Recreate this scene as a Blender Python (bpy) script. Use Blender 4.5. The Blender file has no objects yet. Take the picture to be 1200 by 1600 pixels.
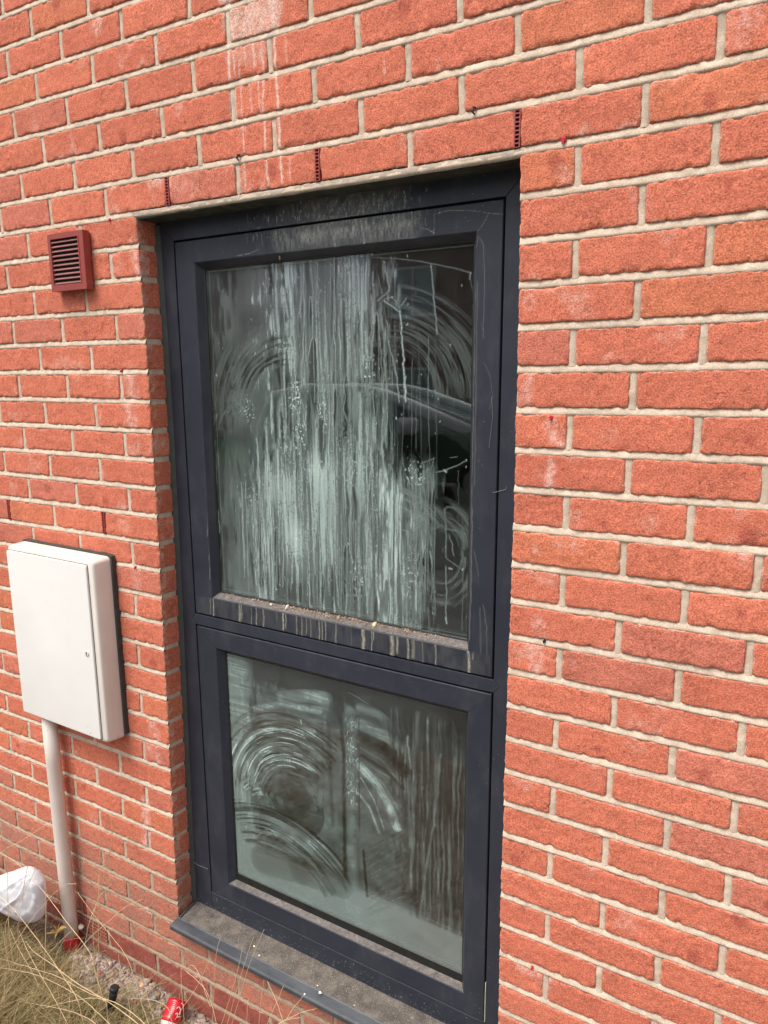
import bpy, bmesh, math, random
import numpy as np
from mathutils import Vector, Matrix
random.seed(7); rng = np.random.default_rng(7)
S = bpy.context.scene
C = S.collection

# ------------------------------------------------------------ camera
F, DX, DY = 1190.765, 17.1, -34.95
CAM = np.array([1.60408, -1.3631, -0.390715])
ROT = np.array([[0.84953886, -0.10513762, 0.51694275],
                [0.52752002, 0.17399695, -0.83153334],
                [-0.00252103, 0.97911753, 0.20327937]])
cam_d = bpy.data.cameras.new('camera'); cam = bpy.data.objects.new('camera', cam_d); C.objects.link(cam)
m = Matrix.Identity(4)
for i in range(3):
    for j in range(3): m[i][j] = ROT[i][j]
    m[i][3] = CAM[i]
cam.matrix_world = m
cam_d.sensor_fit = 'VERTICAL'; cam_d.sensor_height = 36; cam_d.lens = 36*F/1600
cam_d.shift_x = -DX/1600; cam_d.shift_y = -DY/1600
cam_d.clip_start = 0.05; cam_d.clip_end = 2000
S.camera = cam
S.render.resolution_x = 768; S.render.resolution_y = 1024

# ------------------------------------------------------------ light
W = bpy.data.worlds.new('World'); S.world = W; W.use_nodes = True
nt = W.node_tree; bg = nt.nodes['Background']
sky = nt.nodes.new('ShaderNodeTexSky'); sky.sky_type = 'NISHITA'; sky.sun_disc = False
SUN_EL, SUN_AZ = math.radians(60), math.radians(205)      # azimuth measured clockwise from +Y
sky.sun_elevation = SUN_EL; sky.sun_rotation = SUN_AZ
sky.dust_density = 4.0; sky.air_density = 1.0; sky.ozone_density = 1.0
hs = nt.nodes.new('ShaderNodeHueSaturation'); hs.inputs['Saturation'].default_value = 0.35
nt.links.new(sky.outputs[0], hs.inputs['Color']); nt.links.new(hs.outputs[0], bg.inputs[0])
bg.inputs[1].default_value = 0.13
sd = bpy.data.lights.new('sun', 'SUN'); sd.energy = 2.1; sd.angle = math.radians(32); sd.color = (1.0, 0.95, 0.88)
so = bpy.data.objects.new('sun', sd); C.objects.link(so)
sdir = Vector((math.sin(SUN_AZ)*math.cos(SUN_EL), math.cos(SUN_AZ)*math.cos(SUN_EL), math.sin(SUN_EL)))
so.rotation_euler = sdir.to_track_quat('Z', 'Y').to_euler(); so.location = (0, -4, 6)
S.view_settings.view_transform = 'Standard'; S.view_settings.look = 'None'
S.view_settings.gamma = 1; S.view_settings.exposure = 0.52
S.render.engine = 'CYCLES'
S.cycles.max_bounces = 8; S.cycles.transparent_max_bounces = 16

# ------------------------------------------------------------ geometry helpers
def ray(u, v):
    return ROT @ np.array([(u-600-DX)/F, (800-v-DY)/F, -1.0])
def at(u, v, Y=0.0):
    d = ray(u, v); t = (Y-CAM[1])/d[1]; return CAM+t*d
def at_z(u, v, Z):
    d = ray(u, v); t = (Z-CAM[2])/d[2]; return CAM+t*d

OFF = {}
def thing(name, label, cat, loc, group=None):
    o = bpy.data.objects.new(name, None); C.objects.link(o)
    o.location = loc; o.empty_display_size = .05
    o['label'] = label; o['category'] = cat
    if group: o['group'] = group
    OFF[o.name] = np.array(loc, float)
    return o
def tag(o, label=None, cat=None, group=None, kind=None):
    if label: o['label'] = label
    if cat: o['category'] = cat
    if group: o['group'] = group
    if kind: o['kind'] = kind
    return o
def obj(name, V, Fc, mat, parent=None, smooth=False, col=None, loc=None):
    """mesh from world-space verts; a child's verts are taken relative to its thing's base"""
    V = np.asarray(V, float).reshape(-1, 3)
    off = np.zeros(3)
    if parent is not None: off = OFF[parent.name]
    elif loc is not None: off = np.array(loc, float)
    me = bpy.data.meshes.new(name)
    if isinstance(Fc, np.ndarray):
        n = Fc.shape[1]; k = len(Fc)
        me.vertices.add(len(V)); me.vertices.foreach_set('co', (V-off).astype(np.float32).ravel())
        me.loops.add(k*n); me.loops.foreach_set('vertex_index', Fc.astype(np.int32).ravel())
        me.polygons.add(k); me.polygons.foreach_set('loop_start', np.arange(0, k*n, n, dtype=np.int32))
        me.update(calc_edges=True); me.validate()
    else:
        me.from_pydata((V-off).tolist(), [], [tuple(int(i) for i in f) for f in Fc]); me.update()
    if smooth: me.polygons.foreach_set('use_smooth', np.ones(len(me.polygons), bool))
    if col is not None:
        a = me.color_attributes.new('tint', 'FLOAT_COLOR', 'POINT')
        a.data.foreach_set('color', np.asarray(col, np.float32).ravel())
    me.materials.append(mat)
    o = bpy.data.objects.new(name, me); C.objects.link(o)
    if parent is not None: o.parent = parent; OFF[o.name] = off
    elif loc is not None: o.location = loc; OFF[o.name] = off
    else: OFF[o.name] = off
    return o
class MB:
    def __init__(s): s.V = []; s.F = []; s.n = 0; s.C = []
    def add(s, V, Fc, col=None):
        V = np.asarray(V, float).reshape(-1, 3)
        s.V.append(V); s.F += [tuple(i+s.n for i in f) for f in Fc]; s.n += len(V)
        if col is not None: s.C.append(np.tile(np.asarray(col, float), (len(V), 1)))
        return s
    def box(s, x0, x1, y0, y1, z0, z1, col=None):
        V = [(x, y, z) for z in (z0, z1) for y in (y0, y1) for x in (x0, x1)]
        return s.add(V, [(0, 2, 3, 1), (4, 5, 7, 6), (0, 1, 5, 4), (2, 6, 7, 3), (0, 4, 6, 2), (1, 3, 7, 5)], col)
    def tube(s, P, R, n=8, cap=True, col=None):
        P = [Vector(p) for p in P]
        if not hasattr(R, '__len__'): R = [R]*len(P)
        V = []; F_ = []
        for i, p in enumerate(P):
            t = (P[min(i+1, len(P)-1)]-P[max(i-1, 0)]).normalized()
            a = t.cross(Vector((0.31, 0.9, 0.2))).normalized(); b = t.cross(a)
            for k in range(n):
                q = 2*math.pi*k/n; V.append(p+(a*math.cos(q)+b*math.sin(q))*R[i])
        for i in range(len(P)-1):
            for k in range(n):
                F_.append((i*n+k, i*n+(k+1) % n, (i+1)*n+(k+1) % n, (i+1)*n+k))
        if cap: F_.append(tuple(range(n))[::-1]); F_.append(tuple((len(P)-1)*n+k for k in range(n)))
        return s.add(V, F_, col)
    def loft(s, rings, cap0=True, cap1=True, col=None):
        n = len(rings[0]); V = [p for r in rings for p in r]; F_ = []
        for i in range(len(rings)-1):
            for k in range(n):
                F_.append((i*n+k, i*n+(k+1) % n, (i+1)*n+(k+1) % n, (i+1)*n+k))
        if cap0: F_.append(tuple(range(n))[::-1])
        if cap1: F_.append(tuple((len(rings)-1)*n+k for k in range(n)))
        return s.add(V, F_, col)
    def build(s, name, mat, parent=None, smooth=False, loc=None):
        return obj(name, np.concatenate(s.V), s.F, mat, parent, smooth, np.concatenate(s.C) if s.C else None, loc)
def bevel(o, w, seg=2, ang=40):
    b = o.modifiers.new('bevel', 'BEVEL'); b.width = w; b.segments = seg; b.limit_method = 'ANGLE'; b.angle_limit = math.radians(ang)
    return o

# numpy value noise
def _h(ix, iy, iz, seed):
    h = (ix.astype(np.int64)*374761393+iy.astype(np.int64)*668265263+iz.astype(np.int64)*2147483647+seed*974634777) & 0xffffffff
    h = ((h ^ (h >> 13))*1274126177) & 0xffffffff
    h = ((h ^ (h >> 15))*2246822519) & 0xffffffff
    return ((h ^ (h >> 16)) & 0xffffff)/float(0xffffff)
def vn(P, sc, seed=0):
    P = np.asarray(P, float)*sc
    i = np.floor(P); f = P-i; f = f*f*(3-2*f); i = i.astype(np.int64)
    r = 0
    for a in (0, 1):
        wx = f[:, 0] if a else 1-f[:, 0]
        for b in (0, 1):
            wy = f[:, 1] if b else 1-f[:, 1]
            for c in (0, 1):
                wz = f[:, 2] if c else 1-f[:, 2]
                r = r+wx*wy*wz*_h(i[:, 0]+a, i[:, 1]+b, i[:, 2]+c, seed)
    return r*2-1
def fbm(P, sc, seed=0, o=3):
    r = 0; a = 1.0; t = 0
    for k in range(o):
        r = r+a*vn(P, sc*2**k, seed+17*k); t += a; a *= .5
    return r/t
def sstep(a, b, x):
    t = np.clip((x-a)/(b-a), 0, 1); return t*t*(3-2*t)

# ------------------------------------------------------------ material helpers
def mat(name):
    m = bpy.data.materials.new(name); m.use_nodes = True; return m, m.node_tree, m.node_tree.nodes['Principled BSDF']
def N(t, kind, **kw):
    n = t.nodes.new(kind)
    for k, v in kw.items():
        if k.startswith('_'): setattr(n, k[1:], v)
        else: n.inputs[k.replace('_', ' ')].default_value = v
    return n
def L(t, a, b): t.links.new(a, b)
def coords(t, scale=(1, 1, 1)):
    g = N(t, 'ShaderNodeNewGeometry'); mp = N(t, 'ShaderNodeMapping'); mp.inputs['Scale'].default_value = scale
    L(t, g.outputs['Position'], mp.inputs[0]); return mp.outputs[0]
def noise(t, vec, scale, detail=4, rough=.55):
    n = N(t, 'ShaderNodeTexNoise', Scale=scale, Detail=detail, Roughness=rough); L(t, vec, n.inputs['Vector']); return n.outputs['Fac']
def ramp(t, fac, stops):
    r = N(t, 'ShaderNodeValToRGB'); e = r.color_ramp.elements
    while len(e) < len(stops): e.new(.5)
    for q, (p, c) in zip(e, stops): q.position = p; q.color = (*c, 1) if len(c) == 3 else c
    L(t, fac, r.inputs[0]); return r.outputs[0]
def mix(t, a, b, fac, mode='MIX'):
    n = N(t, 'ShaderNodeMix', _data_type='RGBA', _blend_type=mode)
    for i, x in ((0, fac), (6, a), (7, b)):
        if hasattr(x, 'links'): L(t, x, n.inputs[i])
        else: n.inputs[i].default_value = x if not hasattr(x, '__len__') else (*x, 1)[:4]
    return n.outputs[2]
def bump(t, h, dist, strength=1.0, prev=None):
    b = N(t, 'ShaderNodeBump', Strength=strength, Distance=dist); L(t, h, b.inputs['Height'])
    if prev is not None: L(t, prev, b.inputs['Normal'])
    return b.outputs[0]
def plain(name, col, rough=.5, var=.15, scale=30, bmp=0.0, bscale=200, metal=0, spec=.5):
    m, t, p = mat(name); c = coords(t)
    n = noise(t, c, scale)
    k = ramp(t, n, [(.25, tuple(x*(1-var) for x in col)), (.75, tuple(min(1, x*(1+var)) for x in col))])
    L(t, k, p.inputs['Base Color']); p.inputs['Roughness'].default_value = rough; p.inputs['Metallic'].default_value = metal
    p.inputs['Specular IOR Level'].default_value = spec
    if bmp: L(t, bump(t, noise(t, c, bscale, 3), bmp), p.inputs['Normal'])
    return m

# brick: vertex tint carries each brick's own colour, wear and stains; grain and pits are procedural
def brick_material():
    m, t, p = mat('brick'); c = coords(t)
    a = N(t, 'ShaderNodeAttribute', _attribute_name='tint')
    g1 = noise(t, c, 330, 3, .6); g2 = noise(t, c, 95, 4, .6)
    k = ramp(t, g1, [(.32, (.62, .58, .56)), (.5, (1, 1, 1)), (.68, (1.30, 1.36, 1.36))])
    col = mix(t, a.outputs['Color'], k, 1.0, 'MULTIPLY')
    k2 = ramp(t, g2, [(.3, (.86, .84, .83)), (.7, (1.12, 1.13, 1.14))])
    col = mix(t, col, k2, 1.0, 'MULTIPLY')
    v = N(t, 'ShaderNodeTexVoronoi', Scale=120, Randomness=1); L(t, c, v.inputs['Vector'])
    pit = ramp(t, v.outputs['Distance'], [(.06, (1, 1, 1)), (.14, (0, 0, 0))])
    gate = ramp(t, noise(t, c, 23, 2), [(.50, (0, 0, 0)), (.60, (1, 1, 1))])
    pm = mix(t, (0, 0, 0), pit, gate)
    col = mix(t, col, (.10, .035, .025), pm)
    rn = noise(t, coords(t, (1, 1, 2.2)), 26, 5, .6)
    crk = ramp(t, rn, [(.488, (0, 0, 0)), (.497, (1, 1, 1)), (.503, (1, 1, 1)), (.512, (0, 0, 0))])
    gate2 = ramp(t, noise(t, c, 15, 3), [(.53, (0, 0, 0)), (.62, (.85, .85, .85))])
    cm = mix(t, (0, 0, 0), crk, gate2); col = mix(t, col, (.17, .05, .035), cm)
    L(t, col, p.inputs['Base Color']); p.inputs['Roughness'].default_value = .92; p.inputs['Specular IOR Level'].default_value = .2
    b = bump(t, g1, .0014, .9); b = bump(t, g2, .0012, .7, b)
    L(t, b, p.inputs['Normal']); return m
def mortar_material():
    m, t, p = mat('mortar'); c = coords(t)
    a = N(t, 'ShaderNodeAttribute', _attribute_name='tint')
    g1 = noise(t, c, 420, 3, .6); g2 = noise(t, c, 40, 4)
    col = mix(t, a.outputs['Color'], ramp(t, g1, [(.3, (.78, .77, .75)), (.7, (1.15, 1.15, 1.15))]), 1, 'MULTIPLY')
    col = mix(t, col, ramp(t, g2, [(.3, (.80, .77, .73)), (.7, (1.10, 1.10, 1.10))]), 1, 'MULTIPLY')
    L(t, col, p.inputs['Base Color']); p.inputs['Roughness'].default_value = .95; p.inputs['Specular IOR Level'].default_value = .15
    L(t, bump(t, g1, .0010, .7, bump(t, g2, .002, .6)), p.inputs['Normal']); return m
def frame_material():
    m, t, p = mat('anthracite_foil'); c = coords(t)
    gr = noise(t, coords(t, (1, 1, 6)), 180, 3)
    base = ramp(t, noise(t, c, 7, 3), [(.3, (.024, .028, .040)), (.7, (.033, .038, .052))])
    # pale dusty bloom, fine specks of lime, and dust settled on upward faces
    sp = N(t, 'ShaderNodeTexVoronoi', Scale=85, Randomness=1); L(t, c, sp.inputs['Vector'])
    spm = mix(t, (0, 0, 0), ramp(t, sp.outputs['Distance'], [(.05, (1, 1, 1)), (.10, (0, 0, 0))]), ramp(t, noise(t, c, 9, 3), [(.54, (0, 0, 0)), (.62, (.6, .6, .6))]))
    base = mix(t, base, (.33, .33, .32), spm)
    bl = ramp(t, noise(t, coords(t, (1, 1, .45)), 16, 5, .65), [(.5, (0, 0, 0)), (.8, (.10, .10, .10))])
    base = mix(t, base, (.30, .30, .31), bl)
    L(t, base, p.inputs['Base Color'])
    p.inputs['Roughness'].default_value = .42; p.inputs['Specular IOR Level'].default_value = .34
    L(t, bump(t, gr, .0006, .5), p.inputs['Normal']); return m
def dust_ledge_material():
    m, t, p = mat('dusty_ledge'); c = coords(t)
    n = noise(t, c, 60, 5, .65); n2 = noise(t, c, 420, 2)
    col = ramp(t, n, [(.3, (.08, .072, .068)), (.55, (.15, .135, .130)), (.75, (.21, .185, .178))])
    col = mix(t, col, ramp(t, n2, [(.35, (.6, .58, .55)), (.65, (1.35, 1.3, 1.25))]), 1, 'MULTIPLY')
    L(t, col, p.inputs['Base Color']); p.inputs['Roughness'].default_value = .85
    L(t, bump(t, n2, .0012), p.inputs['Normal']); return m
def film_material():
    m, t, p = mat('dried_dirt_film')
    a = N(t, 'ShaderNodeAttribute', _attribute_name='tint')
    L(t, a.outputs['Color'], p.inputs['Base Color']); L(t, a.outputs['Alpha'], p.inputs['Alpha'])
    p.inputs['Roughness'].default_value = .8; p.inputs['Specular IOR Level'].default_value = .15
    return m
def glass_material(name, tint, boost=1.7):
    m, t, p = mat(name); t.nodes.remove(p); out = t.nodes['Material Output']
    tr = N(t, 'ShaderNodeBsdfTransparent'); tr.inputs[0].default_value = (*tint, 1)
    gl = N(t, 'ShaderNodeBsdfGlossy', Roughness=.012); gl.inputs[0].default_value = (.96, 1, .98, 1)
    fr = N(t, 'ShaderNodeFresnel', IOR=1.5); mu = N(t, 'ShaderNodeMath', _operation='MULTIPLY', _use_clamp=True); mu.inputs[1].default_value = boost
    L(t, fr.outputs[0], mu.inputs[0]); ms = N(t, 'ShaderNodeMixShader'); L(t, mu.outputs[0], ms.inputs[0])
    L(t, tr.outputs[0], ms.inputs[1]); L(t, gl.outputs[0], ms.inputs[2]); L(t, ms.outputs[0], out.inputs[0]); return m

M_BRICK = brick_material(); M_MORT = mortar_material(); M_FRAME = frame_material(); M_LEDGE = dust_ledge_material()
M_FILM = film_material(); M_GLASS = glass_material('window_glass', (.88, .955, .93), 3.0)
M_BLACK = plain('black_gasket', (.012, .014, .013), .45, .3, 40)
M_GREY = plain('spacer_bar', (.34, .36, .34), .4, .1)

# ------------------------------------------------------------ the brick wall
WIN = 1.0225
WC = np.array([[0.0067, -0.006], [-0.002, 0.001], [0.0133, -0.004], [-0.0071, -0.0006], [-0.0124, -0.007], [-0.0089, 0.014],
               [0.003, 0.0038], [-0.002, 0.006], [0.009, 0.0], [-0.01, -0.0006]])
def unev(x, z):
    """how far the real, hand laid courses wander from the nominal 75 mm gauge"""
    x = np.clip(np.asarray(x, float), -.8, 1.6); z = np.clip(np.asarray(z, float), -2.2, .3)
    a = x-.4; b = z+.9
    B = np.stack([1+0*a, a, b, a*a, a*b, b*b, a**3, a*a*b, a*b*b, b**3], -1)
    return B @ WC
def warp(P):
    d = unev(P[:, 0], P[:, 2]); P = P.copy(); P[:, 0] += d[:, 0]; P[:, 2] += d[:, 1]; return P

# --- painted wear: canvases in wall coordinates (metres), 1 mm cells
def tex2(shape, cell, seed):
    r = np.random.default_rng(seed); h, w = shape; ch, cw = cell
    g = r.random((int(h/ch)+3, int(w/cw)+3)); y = np.arange(h)/ch; x = np.arange(w)/cw
    iy = y.astype(int); ix = x.astype(int); fy = (y-iy)[:, None]; fx = (x-ix)[None]
    fy = fy*fy*(3-2*fy); fx = fx*fx*(3-2*fx)
    return (g[iy][:, ix]*(1-fy)*(1-fx)+g[iy+1][:, ix]*fy*(1-fx)+g[iy][:, ix+1]*(1-fy)*fx+g[iy+1][:, ix+1]*fy*fx)
class Canvas:
    def __init__(s, x0, x1, z0, z1, Y, res=.001):
        s.x0, s.z0, s.x1, s.z1, s.Y, s.res = x0, z0, x1, z1, Y, res
        s.nx = int((x1-x0)/res)+1; s.nz = int((z1-z0)/res)+1
        s.a = np.zeros((s.nz, s.nx)); s.X = x0+np.arange(s.nx)*res; s.Z = z0+np.arange(s.nz)*res
    def uv(s, u, v): p = at(u, v, s.Y); return p[0], p[2]
    def tex(s, cx, cz, seed): return tex2((s.nz, s.nx), (max(cz/s.res, 1), max(cx/s.res, 1)), seed)
    def stroke(s, pts, w, k, mode='max', px=True, p=1.0, taper=False, rough=.35, seed=None):
        P = [s.uv(*q) for q in pts] if px else list(pts)
        seed = seed if seed is not None else int(abs(P[0][0]*1e4)+abs(P[0][1]*7e3)) % 100000
        r = np.random.default_rng(seed)
        n = len(P)
        for i in range(n-1):
            (xa, za), (xb, zb) = P[i], P[i+1]
            wa = w*(1-.6*i/n) if taper else w
            i0 = max(int((min(xa, xb)-wa-s.x0)/s.res), 0); i1 = min(int((max(xa, xb)+wa-s.x0)/s.res)+2, s.nx)
            j0 = max(int((min(za, zb)-wa-s.z0)/s.res), 0); j1 = min(int((max(za, zb)+wa-s.z0)/s.res)+2, s.nz)
            if i1 <= i0 or j1 <= j0: continue
            X = s.X[None, i0:i1]; Z = s.Z[j0:j1, None]
            dx, dz = xb-xa, zb-za; q = dx*dx+dz*dz+1e-12
            t = np.clip(((X-xa)*dx+(Z-za)*dz)/q, 0, 1)
            d = np.hypot(X-xa-t*dx, Z-za-t*dz)
            f = np.clip(1-d/wa, 0, 1)**p*k*(1-rough*r.random(f_shape(X, Z)))
            A = s.a[j0:j1, i0:i1]
            if mode == 'max': np.maximum(A, f, out=A)
            elif mode == 'add': A += f
            else: A *= (1-np.clip(f, 0, 1))
    def sample(s, x, z):
        i = (x-s.x0)/s.res; j = (z-s.z0)/s.res
        ok = (i >= 0) & (j >= 0) & (i < s.nx-1) & (j < s.nz-1)
        i = np.clip(i, 0, s.nx-2); j = np.clip(j, 0, s.nz-2); a = i.astype(int); b = j.astype(int); fi = i-a; fj = j-b
        r = s.a[b, a]*(1-fi)*(1-fj)+s.a[b, a+1]*fi*(1-fj)+s.a[b+1, a]*(1-fi)*fj+s.a[b+1, a+1]*fi*fj
        return np.where(ok, r, 0)
def f_shape(X, Z): return (Z.shape[0], X.shape[1])

stain = Canvas(.15, .95, -.02, .62, 0, .0015)           # lime wash running down above the window
def wobble(pts, step=14, amp=1.3, seed=0):
    r = np.random.default_rng(seed); out = []
    for (a, b), (c, d) in zip(pts[:-1], pts[1:]):
        n = max(int(math.hypot(c-a, d-b)/step), 1)
        for i in range(n): t = i/n; out.append((a+(c-a)*t+r.normal()*amp*.6, b+(d-b)*t))
    out.append(pts[-1]); return out
for k, (pts, w, s_) in enumerate([
    ([(432, 0), (433, 60), (434, 118), (436, 180), (437, 240), (439, 287)], .0030, .75),
    ([(359, 0), (361, 78), (362, 190)], .0035, .8), ([(377, 100), (379, 190), (380, 250)], .0022, .5), ([(369, 70), (370, 120)], .0025, .55), ([(366, 130), (371, 182), (366, 200)], .0025, .55),
    ([(398, 60), (401, 110)], .0030, .6), ([(411, 66), (414, 110), (412, 190), (414, 240), (417, 290)], .0027, .62), ([(450, 66), (452, 100)], .002, .4),
    ([(392, 125), (395, 178)], .002, .45), ([(380, 250), (381, 292)], .0022, .5), ([(452, 250), (451, 285)], .002, .4), ([(404, 120), (408, 180)], .002, .45),
    ([(354, 0), (357, 40)], .006, .7), ([(363, 0), (364, 30)], .003, .6), ([(603, 95), (604, 118)], .002, .4), ([(385, 70), (387, 108)], .002, .5)]):
    stain.stroke(wobble(pts, 8, 1.0, k), w*1.25, min(s_*1.3, .95), rough=.4, p=.6)
for pts, w, s_ in [([(368, 40), (395, 32), (430, 20)], .030, .55), ([(375, 60), (400, 50), (425, 45)], .022, .5), ([(430, 8), (434, 48)], .014, .6),
                   ([(366, 30), (368, 66)], .010, .6), ([(365, 90), (400, 90), (412, 85)], .022, .22), ([(352, 0), (366, 22)], .016, .5)]:
    stain.stroke(pts, w*1.1, min(s_*1.35, .9), mode='max', p=.5, rough=.45)
stain.a *= .55+.7*stain.tex(.006, .008, 3)

bloom = Canvas(-.75, 1.6, -2.2, .6, 0, .002)             # salt bloom and scuffs on particular bricks
for pts, w, k in [([(882, 268), (884, 292)], .014, .75), ([(860, 662), (872, 690)], .020, .6), ([(858, 720), (856, 760)], .013, .7), ([(835, 435), (825, 470)], .016, .5), ([(822, 590), (815, 630)], .018, .45), ([(838, 970), (845, 990)], .018, .5), ([(832, 1012), (838, 1050)], .022, .55), ([(870, 845), (905, 850)], .016, .3), ([(822, 880), (860, 905)], .020, .35),
                  ([(206, 385), (214, 430)], .022, .7), ([(197, 582), (204, 620)], .030, .6), ([(196, 632), (200, 660)], .030, .55), ([(210, 885), (214, 925)], .022, .4), ([(232, 1255), (234, 1290), (233, 1325)], .024, .75), ([(240, 1130), (246, 1160)], .026, .5), ([(236, 1165), (250, 1185)], .026, .45), ([(209, 930), (209, 955)], .018, .4), ([(178, 395), (182, 420)], .02, .35), ([(815, 1515), (850, 1535)], .022, .65), ([(1180, 30), (1160, 60)], .03, .4), ([(1010, 345), (1000, 300)], .02, .25), ([(90, 258), (130, 250)], .02, .3), ([(1140, 850), (1190, 890)], .02, .25)]:
    bloom.stroke(pts, w, k, p=.7, rough=.3)
bloom.a *= .25+1.3*sstep(.35, .75, bloom.tex(.005, .006, 3)*.6+bloom.tex(.012, .02, 4)*.4)
GAUGE = .075
def z_row(k): return -(k-1)*GAUGE-.005, -k*GAUGE+.005     # top, bottom of the brick in course k (k=1 is the first under the window head)
def joints(k): return (WIN-.005 if k % 2 == 0 else WIN+.1075)

bricks = []       # x0,x1,z0,z1, left_side_deep,right_side_deep
XL, XR, KT, KB = -1.9, 3.3, -11, 33
for k in range(KT, KB+1):
    zt, zb = z_row(k); j0 = joints(k)
    n0 = math.floor((XL-j0)/.225); n1 = math.ceil((XR-j0)/.225)
    for n in range(n0, n1):
        a = j0+.225*n+.005; b = a+.215
        if 1 <= k <= 27:
            if b > -.01 and a < WIN+.01:
                if a < -.02: bricks.append((a, 0.0, zb, zt, 0, 1, k))
                if b > WIN+.02: bricks.append((WIN, b, zb, zt, 1, 0, k))
                continue
        if k == 30 and abs(a+.5525) < .01: continue          # the air brick sits here
        bricks.append((a, b, zb, zt, 0, 0, k))
def brick_mesh(x0, x1, z0, z1, dl, dr, k, core):
    h = .0033 if core else .02; r = .003
    s = []                                                # (x, y, inx, iny)
    def side(x, sg, deep):
        ys = list(np.linspace(.100, r+.0015, 22)) if (deep and core) else ([.1, r+.002] if deep else [.012, r+.001])
        return [(x, y, sg, 0) for y in ys]
    left = side(x0, 1, dl)+[(x0+.0002, r*.55, .8, .4), (x0+r*.35, r*.2, .5, .7), (x0+r, 0, 0, 1)]
    right = (side(x1, -1, dr)+[(x1-.0002, r*.55, -.8, .4), (x1-r*.35, r*.2, -.5, .7), (x1-r, 0, 0, 1)])[::-1]
    nx = max(int((x1-x0-2*r)/h), 2)
    mid = [(x, 0, 0, 1) for x in np.linspace(x0+r, x1-r, nx+1)[1:-1]]
    s = np.array(left+mid+right)
    nz = max(int((z1-z0-.009)/(h*1.6)), 2)
    t = [(z0+.0004, .012), (z0, .0030), (z0+.0004, .0009), (z0+.0014, .0002)]+[(z, 0) for z in np.linspace(z0+.0045, z1-.0045, nz+1)]+[(z1-.0014, .0002), (z1-.0004, .0009), (z1, .0030), (z1-.0004, .012)]
    t = np.array(t)
    X = s[None, :, 0]+s[None, :, 2]*t[:, None, 1]; Y = s[None, :, 1]+s[None, :, 3]*t[:, None, 1]; Z = np.broadcast_to(t[:, None, 0], X.shape)
    P = np.stack([X, Y, Z], -1).reshape(-1, 3)
    ns, ntt = len(s), len(t)
    i = np.arange(ntt-1)[:, None]*ns+np.arange(ns-1)[None]; i = i.ravel()
    Fc = np.stack([i, i+1, i+1+ns, i+ns], -1)
    return P, Fc
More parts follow.
